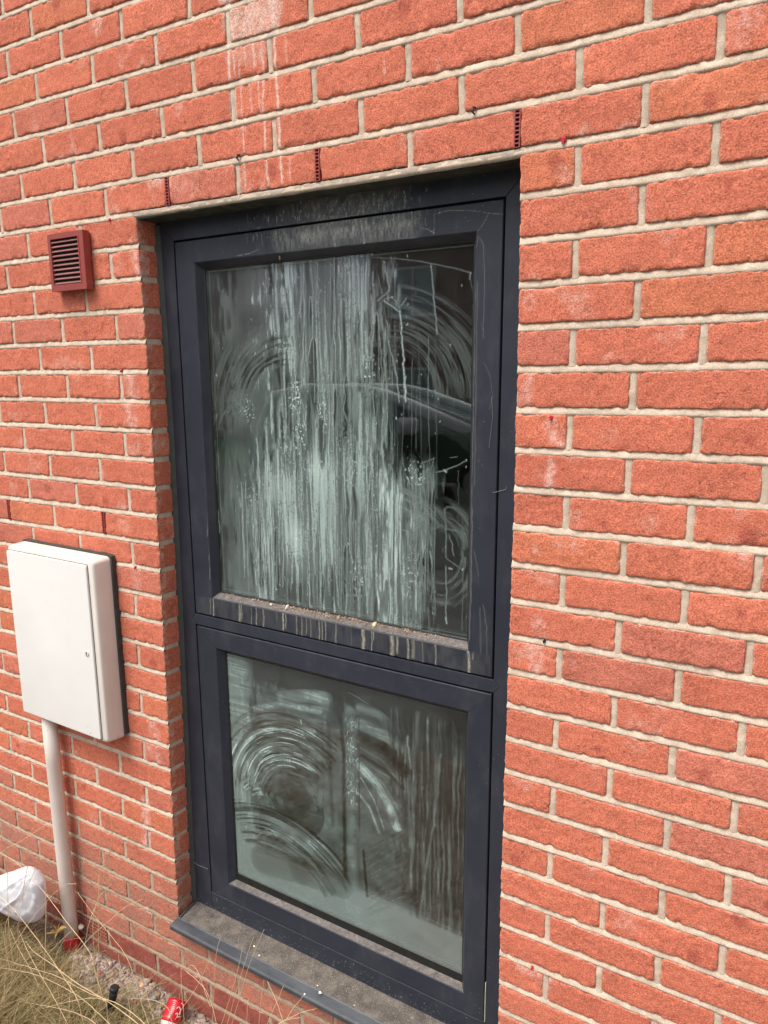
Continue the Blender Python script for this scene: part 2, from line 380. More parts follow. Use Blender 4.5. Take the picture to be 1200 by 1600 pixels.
def build_wall():
    VV, FF, CC = [], [], []; n = 0
    brs = np.random.default_rng(11)
    for (x0, x1, z0, z1, dl, dr, k) in bricks:
        cx, cz = (x0+x1)/2, (z0+z1)/2
        core = -.95 < cx < 1.75 and cz < .62
        P, Fc = brick_mesh(x0, x1, z0, z1, dl, dr, k, core)
        c = np.array([cx, 0, cz])
        ang = brs.normal()*.0035; ya = brs.normal()*.004; yo = brs.normal()*.0006
        Q = P-c
        x, z = Q[:, 0].copy(), Q[:, 2].copy()
        e = (x1-x0)/2
        Q[:, 0] = x*(1-(.010 if not (dl or dr) else .004)-.010*brs.random())-z*ang; Q[:, 2] = z*(1-.045-.035*brs.random())+x*ang; Q[:, 1] += yo+x*ya*.5
        # in-plane rounding and bowing of the arrises, kept off the deep reveal faces
        P2 = Q+c
        sd = P+np.array([0, k*3.7, 0])
        wgt = np.clip(1-np.maximum(P[:, 1]-.015, 0)/.02, .45, 1)[:, None] if core else .6
        d = np.stack([fbm(sd, 38, 1+k, 2), fbm(sd, 42, 5, 2), fbm(sd, 34, 9, 2)], -1)*np.array([.0009, .0008, .0007])
        ex = np.minimum(P[:, 0]-x0, x1-P[:, 0]); ez = np.minimum(P[:, 2]-z0, z1-P[:, 2])
        eg = np.clip(1-np.minimum(ex, ez)/.007, 0, 1)[:, None]
        d += np.stack([vn(sd, 190, 21), vn(sd, 180, 22), vn(sd, 210, 23)], -1)*np.array([.0007, .0007, .0008])
        d += eg*np.stack([vn(sd, 120, 24)*.6+vn(sd, 290, 25), 0*x, vn(sd, 110, 26)*.6+vn(sd, 300, 27)], -1)*np.array([.0010, 0, .0011])
        P2 = P2+d*wgt
        ex = np.minimum(P[:, 0]-x0, x1-P[:, 0]); ez = np.minimum(P[:, 2]-z0, z1-P[:, 2])
        corner = np.clip(1-np.hypot(ex, ez)/.007, 0, 1)*(P[:, 1] < .02)
        chip = sstep(.25, .7, vn(sd, 70, 31))*np.clip(1-np.minimum(ex, ez)/.006, 0, 1)*.0035
        if k < 30: P2[:, 1] += corner*.003+chip
        # colour
        q = brs.random()
        base = np.array([.660, .196, .118])*(1-q)+np.array([.605, .174, .108])*q
        if brs.random() < .10: base = np.array([.640, .198, .110])
        if brs.random() < .10: base = np.array([.600, .188, .126])
        base = base*(.95+.10*brs.random())
        col = np.tile(base, (len(P), 1))
        v1 = fbm(sd, 22, 40, 3)[:, None]; col *= 1+.13*v1*np.array([.8, 1, 1])
        # streaky sand drag along the brick
        dr_ = fbm(sd*np.array([.25, 1, 1.6]), 90, 45, 2)[:, None]; col *= 1+.10*dr_
        # pale bloom patches
        f = sstep(.30, .62, fbm(sd, 14, 50, 3)+.25*fbm(P, 3, 51, 2)); f *= .35+.65*sstep(-.2, .5, vn(sd, 110, 52))
        near = np.clip(1-np.abs(P[:, 0]+.0)/.25, 0, 1)+np.clip(1-np.abs(P[:, 0]-WIN)/.13, 0, 1)
        f = np.clip(f*(.42+.5*near), 0, .75)[:, None]
        col = col*(1-f)+np.array([.78, .46, .37])*f
        # darker fired blotch
        if brs.random() < .18:
            bx = x0+.03+brs.random()*max(x1-x0-.06, .01); bz = z0+.015+brs.random()*.04; rr = .008+.016*brs.random()
            dd = np.hypot(P[:, 0]-bx, (P[:, 2]-bz)*.9)
            g = (1-sstep(rr*.5, rr, dd+vn(sd, 200, 60)*.003))[:, None]*.55; col = col*(1-g)+np.array([.36, .075, .060])*g
        # mossy/sooty smears on some arrises
        g = sstep(.45, .8, fbm(sd, 30, 70, 3))[:, None]*.35*(brs.random() < .25); col = col*(1-g)+np.array([.20, .15, .10])*g
        # green algae tinge next to the window head
        bl = np.clip(bloom.sample(P2[:, 0], P2[:, 2]), 0, .8)[:, None]*(P[:, 1:2] < .03); col = col*(1-bl)+np.array([.84, .54, .47])*bl
        st = stain.sample(P2[:, 0], P2[:, 2])[:, None]; st = np.clip(st, 0, .9)
        col = col*(1-st)+np.array([.90, .74, .64])*st
        # mud splash near the ground
        if cz < -1.60:
            mud = sstep(-1.66, -2.06, P[:, 2]+.06*fbm(P, 6, 80, 3))*.85*(.75+.5*fbm(P, 30, 81, 3)); mud = np.clip(mud, 0, .8)[:, None]
            if k >= 30:
                col = np.array([.30, .062, .048])*(1+.25*v1); mud = mud*.38
                sg = sstep(.35, .7, fbm(P*np.array([2.2, 1, .7]), 55, 90, 3))[:, None]*.4; col = col*(1-sg)+np.array([.50, .27, .22])*sg
            col = col*(1-mud)+np.array([.38, .195, .145])*mud
        if core:
            e2 = np.minimum(ex, ez); sm = np.clip(1-e2/.0045, 0, 1)*sstep(-.05, .5, vn(sd, 95, 33)+.5*vn(sd, 240, 34))*(P[:, 1] < .02)
            sm = (sm*.55)[:, None]; col = col*(1-sm)+np.array([.60, .45, .34])*sm
        P2 = warp(P2)
        VV.append(P2); FF.append(Fc+n); n += len(P2)
        CC.append(np.concatenate([np.clip(col, .01, .95), np.ones((len(P), 1))], 1))
    # ---- mortar: one back sheet round the opening, a tooled strip in every joint
    mv, mf, mc = [], [], []; nm = 0
    def grid(xs, zs, yfn, seed):
        nonlocal nm
        X, Z = np.meshgrid(xs, zs); Y = yfn(X, Z)
        P = np.stack([X.ravel(), Y.ravel(), Z.ravel()], -1)
        i = (np.arange(len(zs)-1)[:, None]*len(xs)+np.arange(len(xs)-1)[None]).ravel()
        Fq = np.stack([i, i+1, i+1+len(xs), i+len(xs)], -1)
        return P, Fq
    def addm(P, Fq, flat=True):
        nonlocal nm
        c = np.array([.68, .555, .445])*(1+.10*fbm(P, 12, 100, 3)[:, None]+.06*fbm(P, 90, 101, 2)[:, None])
        g = sstep(.25, .7, fbm(P, 5, 103, 3))[:, None]*.35; c = c*(1-g)+np.array([.40, .33, .25])*g
        g = sstep(-.9, .45, P[:, 2:3]+.12*fbm(P, 4, 104, 2)[:, None])*.16; c = c*(1-g)+np.array([.42, .35, .26])*g
        mud = sstep(-1.66, -2.06, P[:, 2]+.06*fbm(P, 6, 80, 3))[:, None]*.70; c = c*(1-mud)+np.array([.34, .24, .165])*mud
        st = stain.sample(P[:, 0], P[:, 2])[:, None]*.6; c = c*(1-st)+np.array([.78, .72, .62])*st
        mv.append(warp(P)); mf.append(Fq+nm); nm += len(P); mc.append(np.concatenate([np.clip(c, .01, .95), np.ones((len(P), 1))], 1))
    # back sheets (left, right, above, below)
    for (xa, xb, za, zb) in [(XL, -.004, -27*GAUGE, 0), (WIN+.004, XR, -27*GAUGE, 0), (XL, XR, 0, .86), (XL, XR, -33*GAUGE, -27*GAUGE)]:
        P, Fq = grid(np.arange(xa, xb+.019, .02).clip(max=xb), np.arange(za, zb+.019, .02).clip(max=zb), lambda X, Z: .0085+0*X, 0); addm(P, Fq)
    # reveal returns
    for x in (-.004, WIN+.004):
        ys = np.linspace(.0085, .11, 8); zs = np.arange(-27*GAUGE, .001, .01)
        Yg, Zg = np.meshgrid(ys, zs); P = np.stack([np.full(Yg.size, x), Yg.ravel(), Zg.ravel()], -1)
        P[:, 0] += .0012*fbm(P, 60, 5, 2)
        i = (np.arange(len(zs)-1)[:, None]*8+np.arange(7)[None]).ravel(); addm(P, np.stack([i, i+1, i+9, i+8], -1))
    prof = [(-.0090, .0040), (-.0068, .0006), (-.0035, .0004), (0, .0016), (.0035, .0026), (.0066, .0040), (.0092, .0062)]
    for k in range(KT, KB):
        z = -k*GAUGE
        spans = [(XL, XR)]
        if 1 <= k <= 26: spans = [(XL, -.0008), (WIN+.0008, XR)]
        for xa, xb in spans:
            xs = np.linspace(xa, xb, int((xb-xa)/.005))
            P = np.array([(x, y, z+dz) for dz, y in prof for x in xs])
            P[:, 1] += .0014*fbm(P, 45, 7+k, 3)+.0007*vn(P, 160, 8); P[:, 2] += .0014*fbm(P, 30, 9, 2)*(np.abs(P[:, 2]-z) < .0080)
            n_ = len(xs); i = (np.arange(6)[:, None]*n_+np.arange(n_-1)[None]).ravel(); addm(P, np.stack([i, i+1, i+1+n_, i+n_], -1))
    pv = [(-.0095, .0085), (-.0066, .0032), (-.003, .0024), (0, .0022), (.003, .0024), (.0066, .0032), (.0095, .0085)]
    for k in range(KT, KB+1):
        zt, zb = z_row(k); j0 = joints(k)
        for n_ in range(math.floor((XL-j0)/.225)+1, math.ceil((XR-j0)/.225)):
            x = j0+.225*n_
            if 1 <= k <= 27 and -.02 < x < WIN+.02: continue
            if k == 0 and min(abs(x-q) for q in (WIN-.005, WIN-.455, WIN-.905)) < .01: continue
            if k == 11 and min(abs(x-q) for q in (-.22, -.67)) < .01: continue
            zs = np.linspace(zb-.001, zt+.001, 14)
            P = np.array([(x+dx, y, z) for z in zs for dx, y in pv])
            P[:, 1] += .0013*fbm(P, 50, 17, 3)+.0006*vn(P, 160, 8); P[:, 0] += .0012*fbm(P, 35, 18+k, 2)
            i = (np.arange(13)[:, None]*7+np.arange(6)[None]).ravel(); addm(P, np.stack([i, i+1, i+8, i+7], -1))
    wall = thing('brick_wall', 'red brick wall with pale mortar surrounding the tall dark window', 'wall', (0, 0, -2.3))
    obj('brickwork', np.concatenate(VV), np.concatenate(FF), M_BRICK, wall, True, np.concatenate(CC))
    obj('mortar_joints', np.concatenate(mv), np.concatenate(mf), M_MORT, wall, True, np.concatenate(mc))
    # lintel: rendered toe below the head course and its green-black soffit
    xs = np.linspace(-.012, WIN+.006, 200)
    P = []
    for y, z in [(.006, .0065), (.0016, .004), (.0005, -.004), (.001, -.0085), (.004, -.0105)]:
        for x in xs: P.append((x, y, z))
    P = np.array(P); P[:, 2] += .0008*fbm(P, 30, 3, 2); P[:, 1] += .0005*fbm(P, 60, 4, 2)
    i = (np.arange(4)[:, None]*200+np.arange(199)[None]).ravel()
    c = np.array([.44, .37, .30])*(1+.12*fbm(P, 25, 5, 3)[:, None]); c = np.concatenate([c, np.ones((len(P), 1))], 1)
    obj('lintel_edge', warp(P), np.stack([i, i+1, i+201, i+200], -1), M_MORT, wall, True, c)
    m, t, p = mat('green_black_soffit'); cc = coords(t)
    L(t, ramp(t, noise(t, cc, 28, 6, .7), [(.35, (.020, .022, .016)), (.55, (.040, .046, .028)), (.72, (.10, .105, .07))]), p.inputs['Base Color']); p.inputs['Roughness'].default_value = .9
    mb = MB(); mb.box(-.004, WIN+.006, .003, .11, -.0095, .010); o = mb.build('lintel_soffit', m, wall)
    # the rest of the house wall above, left and right of the detailed part, and its thickness
    mo = plain('blockwork', (.30, .28, .25), .9, .1, 8)
    mb = MB()
    mb.box(XL, -.012, .103, .30, -2.475, .85).box(WIN+.014, XR, .103, .30, -2.475, .85).box(-.012, WIN+.014, .115, .30, .004, .85).box(-.012, WIN+.014, .103, .30, -2.475, -2.0)
    mb.build('inner_leaf', mo, wall)
    return wall
WALL = build_wall()

# ------------------------------------------------------------ the window
FY = .065
WX0, WX1 = -.004, WIN+.008
win = thing('tall_window', 'tall anthracite two-pane window streaked with dried white splashes', 'window', (.51, .065, -2.0))
def bars(rects, gap=.00025):
    """mitred frame: rects = (x0,x1,z0,z1,y) outermost first; four separate mitred bars"""
    mb = MB()
    for side in range(4):
        V = []
        for (x0, x1, z0, z1, y) in rects:
            c = [(x0, z0), (x1, z0), (x1, z1), (x0, z1)]; a, b = c[side], c[(side+1) % 4]
            dx, dz = np.sign(b[0]-a[0]), np.sign(b[1]-a[1])
            V.append((a[0]+dx*gap, y, a[1]+dz*gap)); V.append((b[0]-dx*gap, y, b[1]-dz*gap))
        Fc = [(2*i, 2*i+1, 2*i+3, 2*i+2) for i in range(len(rects)-1)]
        mb.add(V, Fc)
    return mb
S1 = (.066, .9625, -1.0305, -.0605); I1 = (.1325, .905, -.979, -.1145)       # upper sash outer / inner rectangle
S2 = (.066, .9625, -1.9065, -1.069); I2 = (.1375, .9075, -1.852, -1.1225)
def ins(r, d, y): return (r[0]+d, r[1]-d, r[2]+d, r[3]-d, y)
# outer frame: jambs, head, cill rail and transom
g = .0042
O = (WX0-.01, WX1+.004, -1.9665, .010)
mb = MB()
Hx0, Hx1, Hz1 = S1[0]-g, S1[1]+g, S1[3]+g
def slab(poly, y0, y1):   # polygon in xz extruded in y, with outward order
    n = len(poly); V = [(x, y0, z) for x, z in poly]+[(x, y1, z) for x, z in poly]
    mb.add(V, [tuple(range(n))]+[(i, (i+1) % n, n+(i+1) % n, n+i) for i in range(n)])
q = .0003
T0, T1 = S1[2]-g, S2[3]+g; Tm = (T0+T1)/2; dT = (T0-T1)/2
slab([(O[0], O[3]-q), (O[0], O[2]), (Hx0, O[2]), (Hx0, T1), (Hx0-dT+q, Tm), (Hx0, T0), (Hx0, Hz1-q)], FY, .115)
slab([(O[1], O[2]), (O[1], O[3]-q), (Hx1, Hz1-q), (Hx1, T0), (Hx1+dT-q, Tm), (Hx1, T1), (Hx1, O[2])], FY, .115)
slab([(O[0]+q, O[3]), (Hx0+q, Hz1), (Hx1-q, Hz1), (O[1]-q, O[3])], FY, .115)
slab([(Hx0+q, T0), (Hx0-dT+2*q, Tm), (Hx0+q, T1), (Hx1-q, T1), (Hx1+dT-2*q, Tm), (Hx1-q, T0)], FY, .115)
slab([(Hx0+q, S2[2]-.0012), (Hx0+q, O[2]), (Hx1-q, O[2]), (Hx1-q, S2[2]-.0012)], FY+.0003, .115)
fr = mb.build('outer_frame', M_FRAME, win); bevel(fr, .0012, 2, 50)
for o_, nm in ((fr, ''),):
    bm = bmesh.new(); bm.from_mesh(o_.data); bmesh.ops.recalc_face_normals(bm, faces=bm.faces); bm.to_mesh(o_.data); bm.free()
# dark backing in the rebate gaps
mb = MB(); mb.box(O[0]+.004, O[1]-.004, .082, .084, O[2]+.002, O[3]-.002)
V = []; 
def plate_with_holes(x0, x1, z0, z1, holes, y0, y1):
    b = MB(); zc = [z0]+[h[2] for h in holes]+[z1]
    # holes ordered bottom to top: (hx0,hx1,hz0,hz1)
    z = z0
    for h in holes:
        b.box(x0, x1, y0, y1, z, h[2]); b.box(x0, h[0], y0, y1, h[2], h[3]); b.box(h[1], x1, y0, y1, h[2], h[3]); z = h[3]
    b.box(x0, x1, y0, y1, z, z1); return b
plate_with_holes(O[0]+.004, O[1]-.004, O[2]+.002, O[3]-.002, [(S2[0]+.02, S2[1]-.02, S2[2]+.03, S2[3]-.03), (S1[0]+.02, S1[1]-.02, S1[2]+.03, S1[3]-.03)], .079, .112).build('rebate', M_BLACK, win)
def sash(name, So, Si, Gl, label):
    rects = [(*So, .079), (*So, FY+.0016), (So[0]+.0014, So[1]-.0014, So[2]+.0014, So[3]-.0014, FY-.0004), (Si[0]-.0016, Si[1]+.0016, Si[2]-.0016, Si[3]+.0016, FY-.0004),
             (Si[0], Si[1], Si[2], Si[3], FY+.0010), (*Gl, .0835), (*Gl, .0875)]
    o = bars(rects).build(name, M_FRAME, win); bevel(o, .0006, 1, 30)
    o['label'] = label
    return o
G1 = (.1425, .8935, -.9665, -.1255); G2 = (.150, .8955, -1.844, -1.135)
s1 = sash('sash', S1, I1, G1, 'upper opening sash, its bottom rail covered in droppings')
s2 = sash('sash', S2, I2, G2, 'lower sash with dusty bottom bead')
# black gaskets round each pane and the pale spacer line
def gasket(Go, dz, name='gasket'):
    r = [(*Go, .0832), (Go[0]+.004, Go[1]-.002, Go[2]+dz, Go[3]-.003, .0845), (Go[0]+.0052, Go[1]-.003, Go[2]+dz+.002, Go[3]-.0045, .0885)]
    return bars(r, 0).build(name, M_BLACK, win), r[-1]
ga1, V1 = gasket(G1, .004); ga2, V2 = gasket(G2, .0215)
def spacer(Vr):
    return bars([(Vr[0]+.0015, Vr[1]-.0015, Vr[2]+.0015, Vr[3]-.0015, .0950), (Vr[0]+.0045, Vr[1]-.0035, Vr[2]+.0045, Vr[3]-.0045, .0952),
                 (Vr[0]+.0046, Vr[1]-.0036, Vr[2]+.0046, Vr[3]-.0046, .107)], 0).build('spacer', M_GREY, win)
spacer(V1); spacer(V2)
panes = []
for Vr in (V1, V2):
    b = MB(); b.add([(Vr[0]-.004, .0875, Vr[2]-.004), (Vr[1]+.004, .0875, Vr[2]-.004), (Vr[1]+.004, .0875, Vr[3]+.004), (Vr[0]-.004, .0875, Vr[3]+.004)], [(0, 1, 2, 3)])
    panes.append(b.build('pane', M_GLASS, win))
# dust and grime lying on the two bottom beads: thin sheets on the slopes
def ledge(Si, Gl, depth, name, lab):
    n = 160; xs = np.linspace(Si[0]+.001, Si[1]-.001, n); P = []
    for t_, in ((0.04,), (.35,), (.7,), (.98,)):
        for x in xs:
            a = t_; xl = Si[0]+(Gl[0]-Si[0])*a; xr = Si[1]+(Gl[1]-Si[1])*a
            xx = min(max(x, xl+.0005), xr-.0005)
            P.append((xx, FY+.0010+(.0835-FY-.001)*a-.0003, Si[2]+(Gl[2]-Si[2])*a+.0006))
    P = np.array(P); P[:, 2] += .0004*np.maximum(fbm(P, 60, 6, 3), 0)
    i = (np.arange(3)[:, None]*n+np.arange(n-1)[None]).ravel()
    o = obj(name, P, np.stack([i, i+1, i+1+n, i+n], -1), M_LEDGE, win, True); return o
ledge(I1, G1, 0, 'dust_layer', ''); ledge(I2, G2, 0, 'dust_layer', '')
# pale gasket strip peeping out of the lower right rebate
mb = MB(); mb.box(S2[1]+.0010, S2[1]+.0026, .0675, .0775, -1.955, -1.80); mb.build('seal_strip', plain('pale_seal', (.62, .60, .42), .6), win)
# sealant between frame and reveal
def sealant(x, sg):
    zs = np.linspace(-1.965, -.015, 260); P = []
    for z in zs:
        w_ = float(unev(x, z)[0]); xr = x+w_
        P += [(xr-sg*.004, FY-.0090, z), (xr+sg*.006, FY-.0055, z), (xr+sg*.0115, FY-.0003, z)]
    P = np.array(P); P[:, 0] += .0012*fbm(P, 40, 3, 2); P[:, 1] += .0012*fbm(P, 50, 4, 2)
    P[2::3, 1] = FY-.0003
    i = (np.arange(259)[:, None]*3+np.arange(2)[None]).ravel()
    return obj('sealant', P, np.stack([i, i+1, i+4, i+3], -1), plain('old_sealant', (.050, .056, .052), .7, .25, 40, .001, 300), win, True)
sealant(0, 1); sealant(WIN, -1)

# external sill
M_SILL = None
def sill():
    m, t, p = mat('sill_dust'); c = coords(t)
    base = ramp(t, noise(t, c, 30, 5, .6), [(.3, (.065, .056, .050)), (.5, (.115, .098, .086)), (.72, (.19, .162, .138))])
    sp = N(t, 'ShaderNodeTexVoronoi', Scale=300, Randomness=1); L(t, c, sp.inputs['Vector'])
    g_ = ramp(t, sp.outputs['Distance'], [(.12, (1, 1, 1)), (.30, (0, 0, 0))]); gate = ramp(t, noise(t, c, 55, 3), [(.42, (0, 0, 0)), (.62, (1, 1, 1))])
    base = mix(t, base, (.42, .36, .27), mix(t, (0, 0, 0), g_, gate))
    base = mix(t, base, ramp(t, noise(t, c, 500, 2), [(.3, (.55, .55, .55)), (.7, (1.4, 1.4, 1.4))]), 1, 'MULTIPLY')
    L(t, base, p.inputs['Base Color']); p.inputs['Roughness'].default_value = .9
    L(t, bump(t, noise(t, c, 350, 3), .002), p.inputs['Normal'])
    m2, t, p = mat('sill_nose'); c = coords(t)
    base = ramp(t, noise(t, coords(t, (.5, 1, 1)), 30, 5, .6), [(.3, (.036, .040, .048)), (.7, (.078, .084, .094))])
    L(t, base, p.inputs['Base Color']); p.inputs['Roughness'].default_value = .5; L(t, bump(t, noise(t, c, 120, 3), .0008), p.inputs['Normal'])
    n = 120; xs = np.linspace(-.003, WIN+.012, n)
    sy = [(.066, -1.9655), (.04, -1.9700), (.012, -1.9745), (-.001, -1.9770), (-.0035, -1.9790)]
    P = np.array([(x, y, z) for y, z in sy for x in xs]); P[:, 2] += .0006*fbm(P, 40, 3, 2)
    i = (np.arange(4)[:, None]*n+np.arange(n-1)[None]).ravel(); Fq = np.stack([i+n, i+1+n, i+1, i], -1)
    s_ = obj('sill', P, Fq, m, win, True)
    pr = [(-.0030, -1.9790), (-.006, -1.9808), (-.030, -1.9850), (-.0345, -1.9868), (-.036, -1.990), (-.036, -1.999), (-.0345, -2.001), (-.031, -2.001), (-.029, -1.994), (.05, -1.985), (.05, -1.9785)]
    ring = lambda x: [(x, y, z) for y, z in pr]
    b = MB(); b.loft([ring(-.013), ring(WIN+.02)]); o = b.build('sill_nose', m2, win); bevel(o, .0008, 1, 30)
    b = MB(); b.box(-.004, WIN+.006, .004, .11, -2.022, -1.986); b.build('sill_bed', plain('sill_bed', (.20, .16, .13), .9), win)
    # little end cap upstand on the left
    b = MB(); b.loft([[( -.004, .060, -1.962), (-.004, -.002, -1.972), (-.004, -.006, -1.984), (-.004, .060, -1.984)], [(.0005, .060, -1.962), (.0005, -.002, -1.972), (.0005, -.006, -1.984), (.0005, .060, -1.984)]])
    b.build('sill_end', plain('old_sill_end', (.05, .052, .05), .8, .4, 60), win)
    return s_
sill()

# interior seen through the glass: white reveals and window board, dim room
room = thing('room_interior', 'dim room with pale reveals seen through the smeared glass', 'room', (.5, .3, -2.0))
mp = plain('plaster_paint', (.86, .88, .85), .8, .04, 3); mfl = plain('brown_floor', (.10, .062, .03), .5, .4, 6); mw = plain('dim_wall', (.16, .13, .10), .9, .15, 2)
b = MB(); b.box(.02, .048, .116, .302, -1.90, -.02).build('left_reveal', mp, room)
b = MB(); b.box(.985, 1.01, .116, .302, -1.90, -.02).build('right_reveal', mp, room)
b = MB(); b.box(.048, .985, .116, .302, -.06, -.035).build('head_reveal', mp, room)
b = MB(); b.box(.048, .985, .116, .300, -1.925, -1.9005).build('window_board', mp, room)
b = MB()
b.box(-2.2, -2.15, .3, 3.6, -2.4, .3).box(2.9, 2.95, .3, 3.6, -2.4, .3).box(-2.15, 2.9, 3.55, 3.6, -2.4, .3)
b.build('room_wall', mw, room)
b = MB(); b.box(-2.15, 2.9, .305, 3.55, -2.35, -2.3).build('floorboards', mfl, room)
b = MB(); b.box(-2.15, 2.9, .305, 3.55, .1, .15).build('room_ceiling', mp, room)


# ------------------------------------------------------------ dried dirt on the glass, brightening haze at the lower margins: painted in pane coordinates, stored per vertex
def film(name, cv, parent, y, colfn, label=None, thr=.012, step=1.5e-3, bend=None):
    xs = np.arange(cv.x0, cv.x1, step); zs = np.arange(cv.z0, cv.z1, step)
    X, Z = np.meshgrid(xs, zs); A = cv.sample(X.ravel(), Z.ravel()).clip(0, .97); nx = len(xs)
    P = np.stack([X.ravel(), np.full(X.size, y) if bend is None else bend(X.ravel(), Z.ravel()), Z.ravel()], -1)
    i = (np.arange(len(zs)-1)[:, None]*nx+np.arange(nx-1)[None]).ravel(); Fq = np.stack([i, i+1, i+1+nx, i+nx], -1)
    keep = A[Fq].max(1) > thr; Fq = Fq[keep]
    used = np.unique(Fq); mp_ = np.full(len(P), -1); mp_[used] = np.arange(len(used))
    P = P[used]; A = A[used]; Fq = mp_[Fq]
    col = np.concatenate([colfn(P, A), A[:, None]], 1)
    o = obj(name, P, Fq, M_FILM, parent, False, col)
    if label: o['label'] = label
    return o
GY = .0868
def drips(cv, poly, n, w, k, seed, mode='max', top_j=.25, bot_j=.3, wob=1.2):
    """vertical runs inside a px strip: poly rows (u0,u1,vtop,vbot)"""
    r = np.random.default_rng(seed)
    for _ in range(n):
        u0, u1, vt, vb = poly[r.integers(len(poly))]
        u = r.uniform(u0, u1); a = vt+(vb-vt)*top_j*r.random(); b = vb-(vb-vt)*bot_j*r.random()
        lean = (u-540)*-.02
        pts = [(u, a)]; v = a; x = u
        while v < b: v += r.uniform(8, 22); x += r.normal()*wob*.35+(.075 if u < 450 else .04)*10*.5*(1-(u-330)/420); pts.append((x, min(v, b)))
        cv.stroke(pts, w*r.uniform(.6, 1.5), k*r.uniform(.5, 1.1), mode, taper=r.random() < .3, p=.8, rough=.45, seed=int(r.integers(1e6)))
        if mode == 'max' and r.random() < .4: cv.stroke([pts[-1], (pts[-1][0]+.3, pts[-1][1]+3)], w*1.5, k*1.15, seed=3)
def swirl(cv, u, v, r0, r1, a0, a1, k, seed, sx=1.0, fr=.0016, thr=(.35, .75), edge=.3, mode='max', fade=.25):
    """wiped arc: concentric striations about a centre; angles in degrees, 0 = right, 90 = up; radii in metres"""
    cx, cz = cv.uv(u, v); X, Z = np.meshgrid(cv.X, cv.Z)
    dx = (X-cx)/sx; dz = Z-cz; R = np.hypot(dx, dz); T = np.degrees(np.arctan2(dz, dx)) % 360
    a0m = a0 % 360; span = (a1-a0); t = (T-a0m) % 360
    ok = (R > r0) & (R < r1) & (t < span)
    if not ok.any(): return
    Rr, Tt, tt = R[ok], T[ok], t[ok]
    n = vn(np.stack([Rr/fr, Tt/14, 0*Rr+seed], -1), 1, seed)*.6+vn(np.stack([Rr/(fr*4), Tt/30, 0*Rr+seed], -1), 1, seed+3)*.7
    m_ = sstep(*[q*2-1 for q in thr], n)
    q = (Rr-r0)/(r1-r0); m_ *= sstep(0, edge, q)*sstep(0, edge, 1-q)
    m_ *= sstep(0, fade*span, tt)*sstep(0, fade*span, span-tt)
    A = cv.a; val = k*m_
    if mode == 'max': A[ok] = np.maximum(A[ok], val)
    elif mode == 'add': A[ok] += val
    else: A[ok] *= 1-val.clip(0, 1)

# upper pane -------------------------------------------------
def XZ(cv): return np.meshgrid(cv.X, cv.Z)
def streaks(cv, cx, cz, seed, wob=.0035):
    """vertical streak pattern that wanders sideways as real runs do"""
    X, Z = XZ(cv); n = X.size
    w1 = tex2(X.shape, (.045/cv.res, .03/cv.res), seed+1)-.5; w2 = tex2(X.shape, (.012/cv.res, .010/cv.res), seed+2)-.5
    Xw = (X+wob*2*w1+wob*.5*w2)
    P = np.stack([Xw.ravel()/cx, Z.ravel()/cz, np.zeros(n)], -1)
    return (vn(P, 1, seed)*.6+vn(P*np.array([2.3, 2.0, 1]), 1, seed+5)*.4).reshape(X.shape)*.5+.5
def region(cv, polys, soft=.012, top=.02, bot=.012, soft_r=None):
    """soft membership of px polygons given as rows (v, u0, u1)"""
    soft_r = soft_r or soft
    X, Z = XZ(cv); zz = []; a = []; b = []
    for v, u0, u1 in polys:
        p, q = cv.uv(u0, v), cv.uv(u1, v); zz.append((p[1]+q[1])/2); a.append(p[0]); b.append(q[0])
    o = np.argsort(zz); zz = np.array(zz)[o]; a = np.array(a)[o]; b = np.array(b)[o]
    L_ = np.interp(cv.Z, zz, a)[:, None]; R_ = np.interp(cv.Z, zz, b)[:, None]
    j = (tex2(X.shape, (.05/cv.res, .010/cv.res), 77)-.5)*2+(tex2(X.shape, (.016/cv.res, .004/cv.res), 78)-.5)
    jz = (tex2(X.shape, (.3/cv.res, .007/cv.res), 79)-.5)*2
    return sstep(0, soft, X+j*soft-L_+soft*.4)*sstep(0, soft_r, R_-X+j*soft_r+soft_r*.4)*sstep(0, bot, Z-zz[0]+bot*.5)*sstep(0, top, zz[-1]+top*.5-Z+jz*top*.6)
def band(cv, pts, w, k, p=.5, rough=.15, mode='max'): cv.stroke(pts, w, k, mode, p=p, rough=rough)
def gap(cv, pts, w, k, rim=.5):
    """a bare tongue between two runs, pointed at the top, with a dried rim"""
    n = len(pts); P = [cv.uv(*q) for q in pts]; X, Z = XZ(cv)
    zs = np.array([q[1] for q in P])[::-1]; xs = np.array([q[0] for q in P])[::-1]
    xc = np.interp(Z, zs, xs); t = np.clip((zs[-1]-Z)/(zs[-1]-zs[0]), 0, 1); inside = (Z <= zs[-1]) & (Z >= zs[0])
    ww = w*np.minimum(np.sqrt(np.clip(t, 0, 1)*3.2), 1)*(1-.6*sstep(.55, 1, t))*(1+.35*(tex2(X.shape, (.02/cv.res, .02/cv.res), 5)-.5))
    d = np.abs(X-xc)/np.maximum(ww, 1e-5)
    er = (1-sstep(.72, 1.02, d))*inside*(1-sstep(.8, 1, t)*.8)
    rm = np.exp(-((np.abs(X-xc)-ww*1.08)/.0013)**2)*inside*(1-t*.8)
    cv.a *= 1-k*er; np.maximum(cv.a, rim*rm*(cv.a > .05), out=cv.a)
U = Canvas(V1[0], V1[1], V1[2], V1[3], GY)
X_, Z_ = XZ(U)
veil = (.03+.07*U.tex(.12, .10, 1)*(.5+U.tex(.03, .05, 9)))*(1-.75*sstep(.62, .74, X_))
R1 = region(U, [(380, 425, 556), (410, 425, 578), (440, 427, 594), (470, 428, 606), (520, 430, 596), (600, 434, 596), (760, 436, 596)], .075, .01, .10, .075)
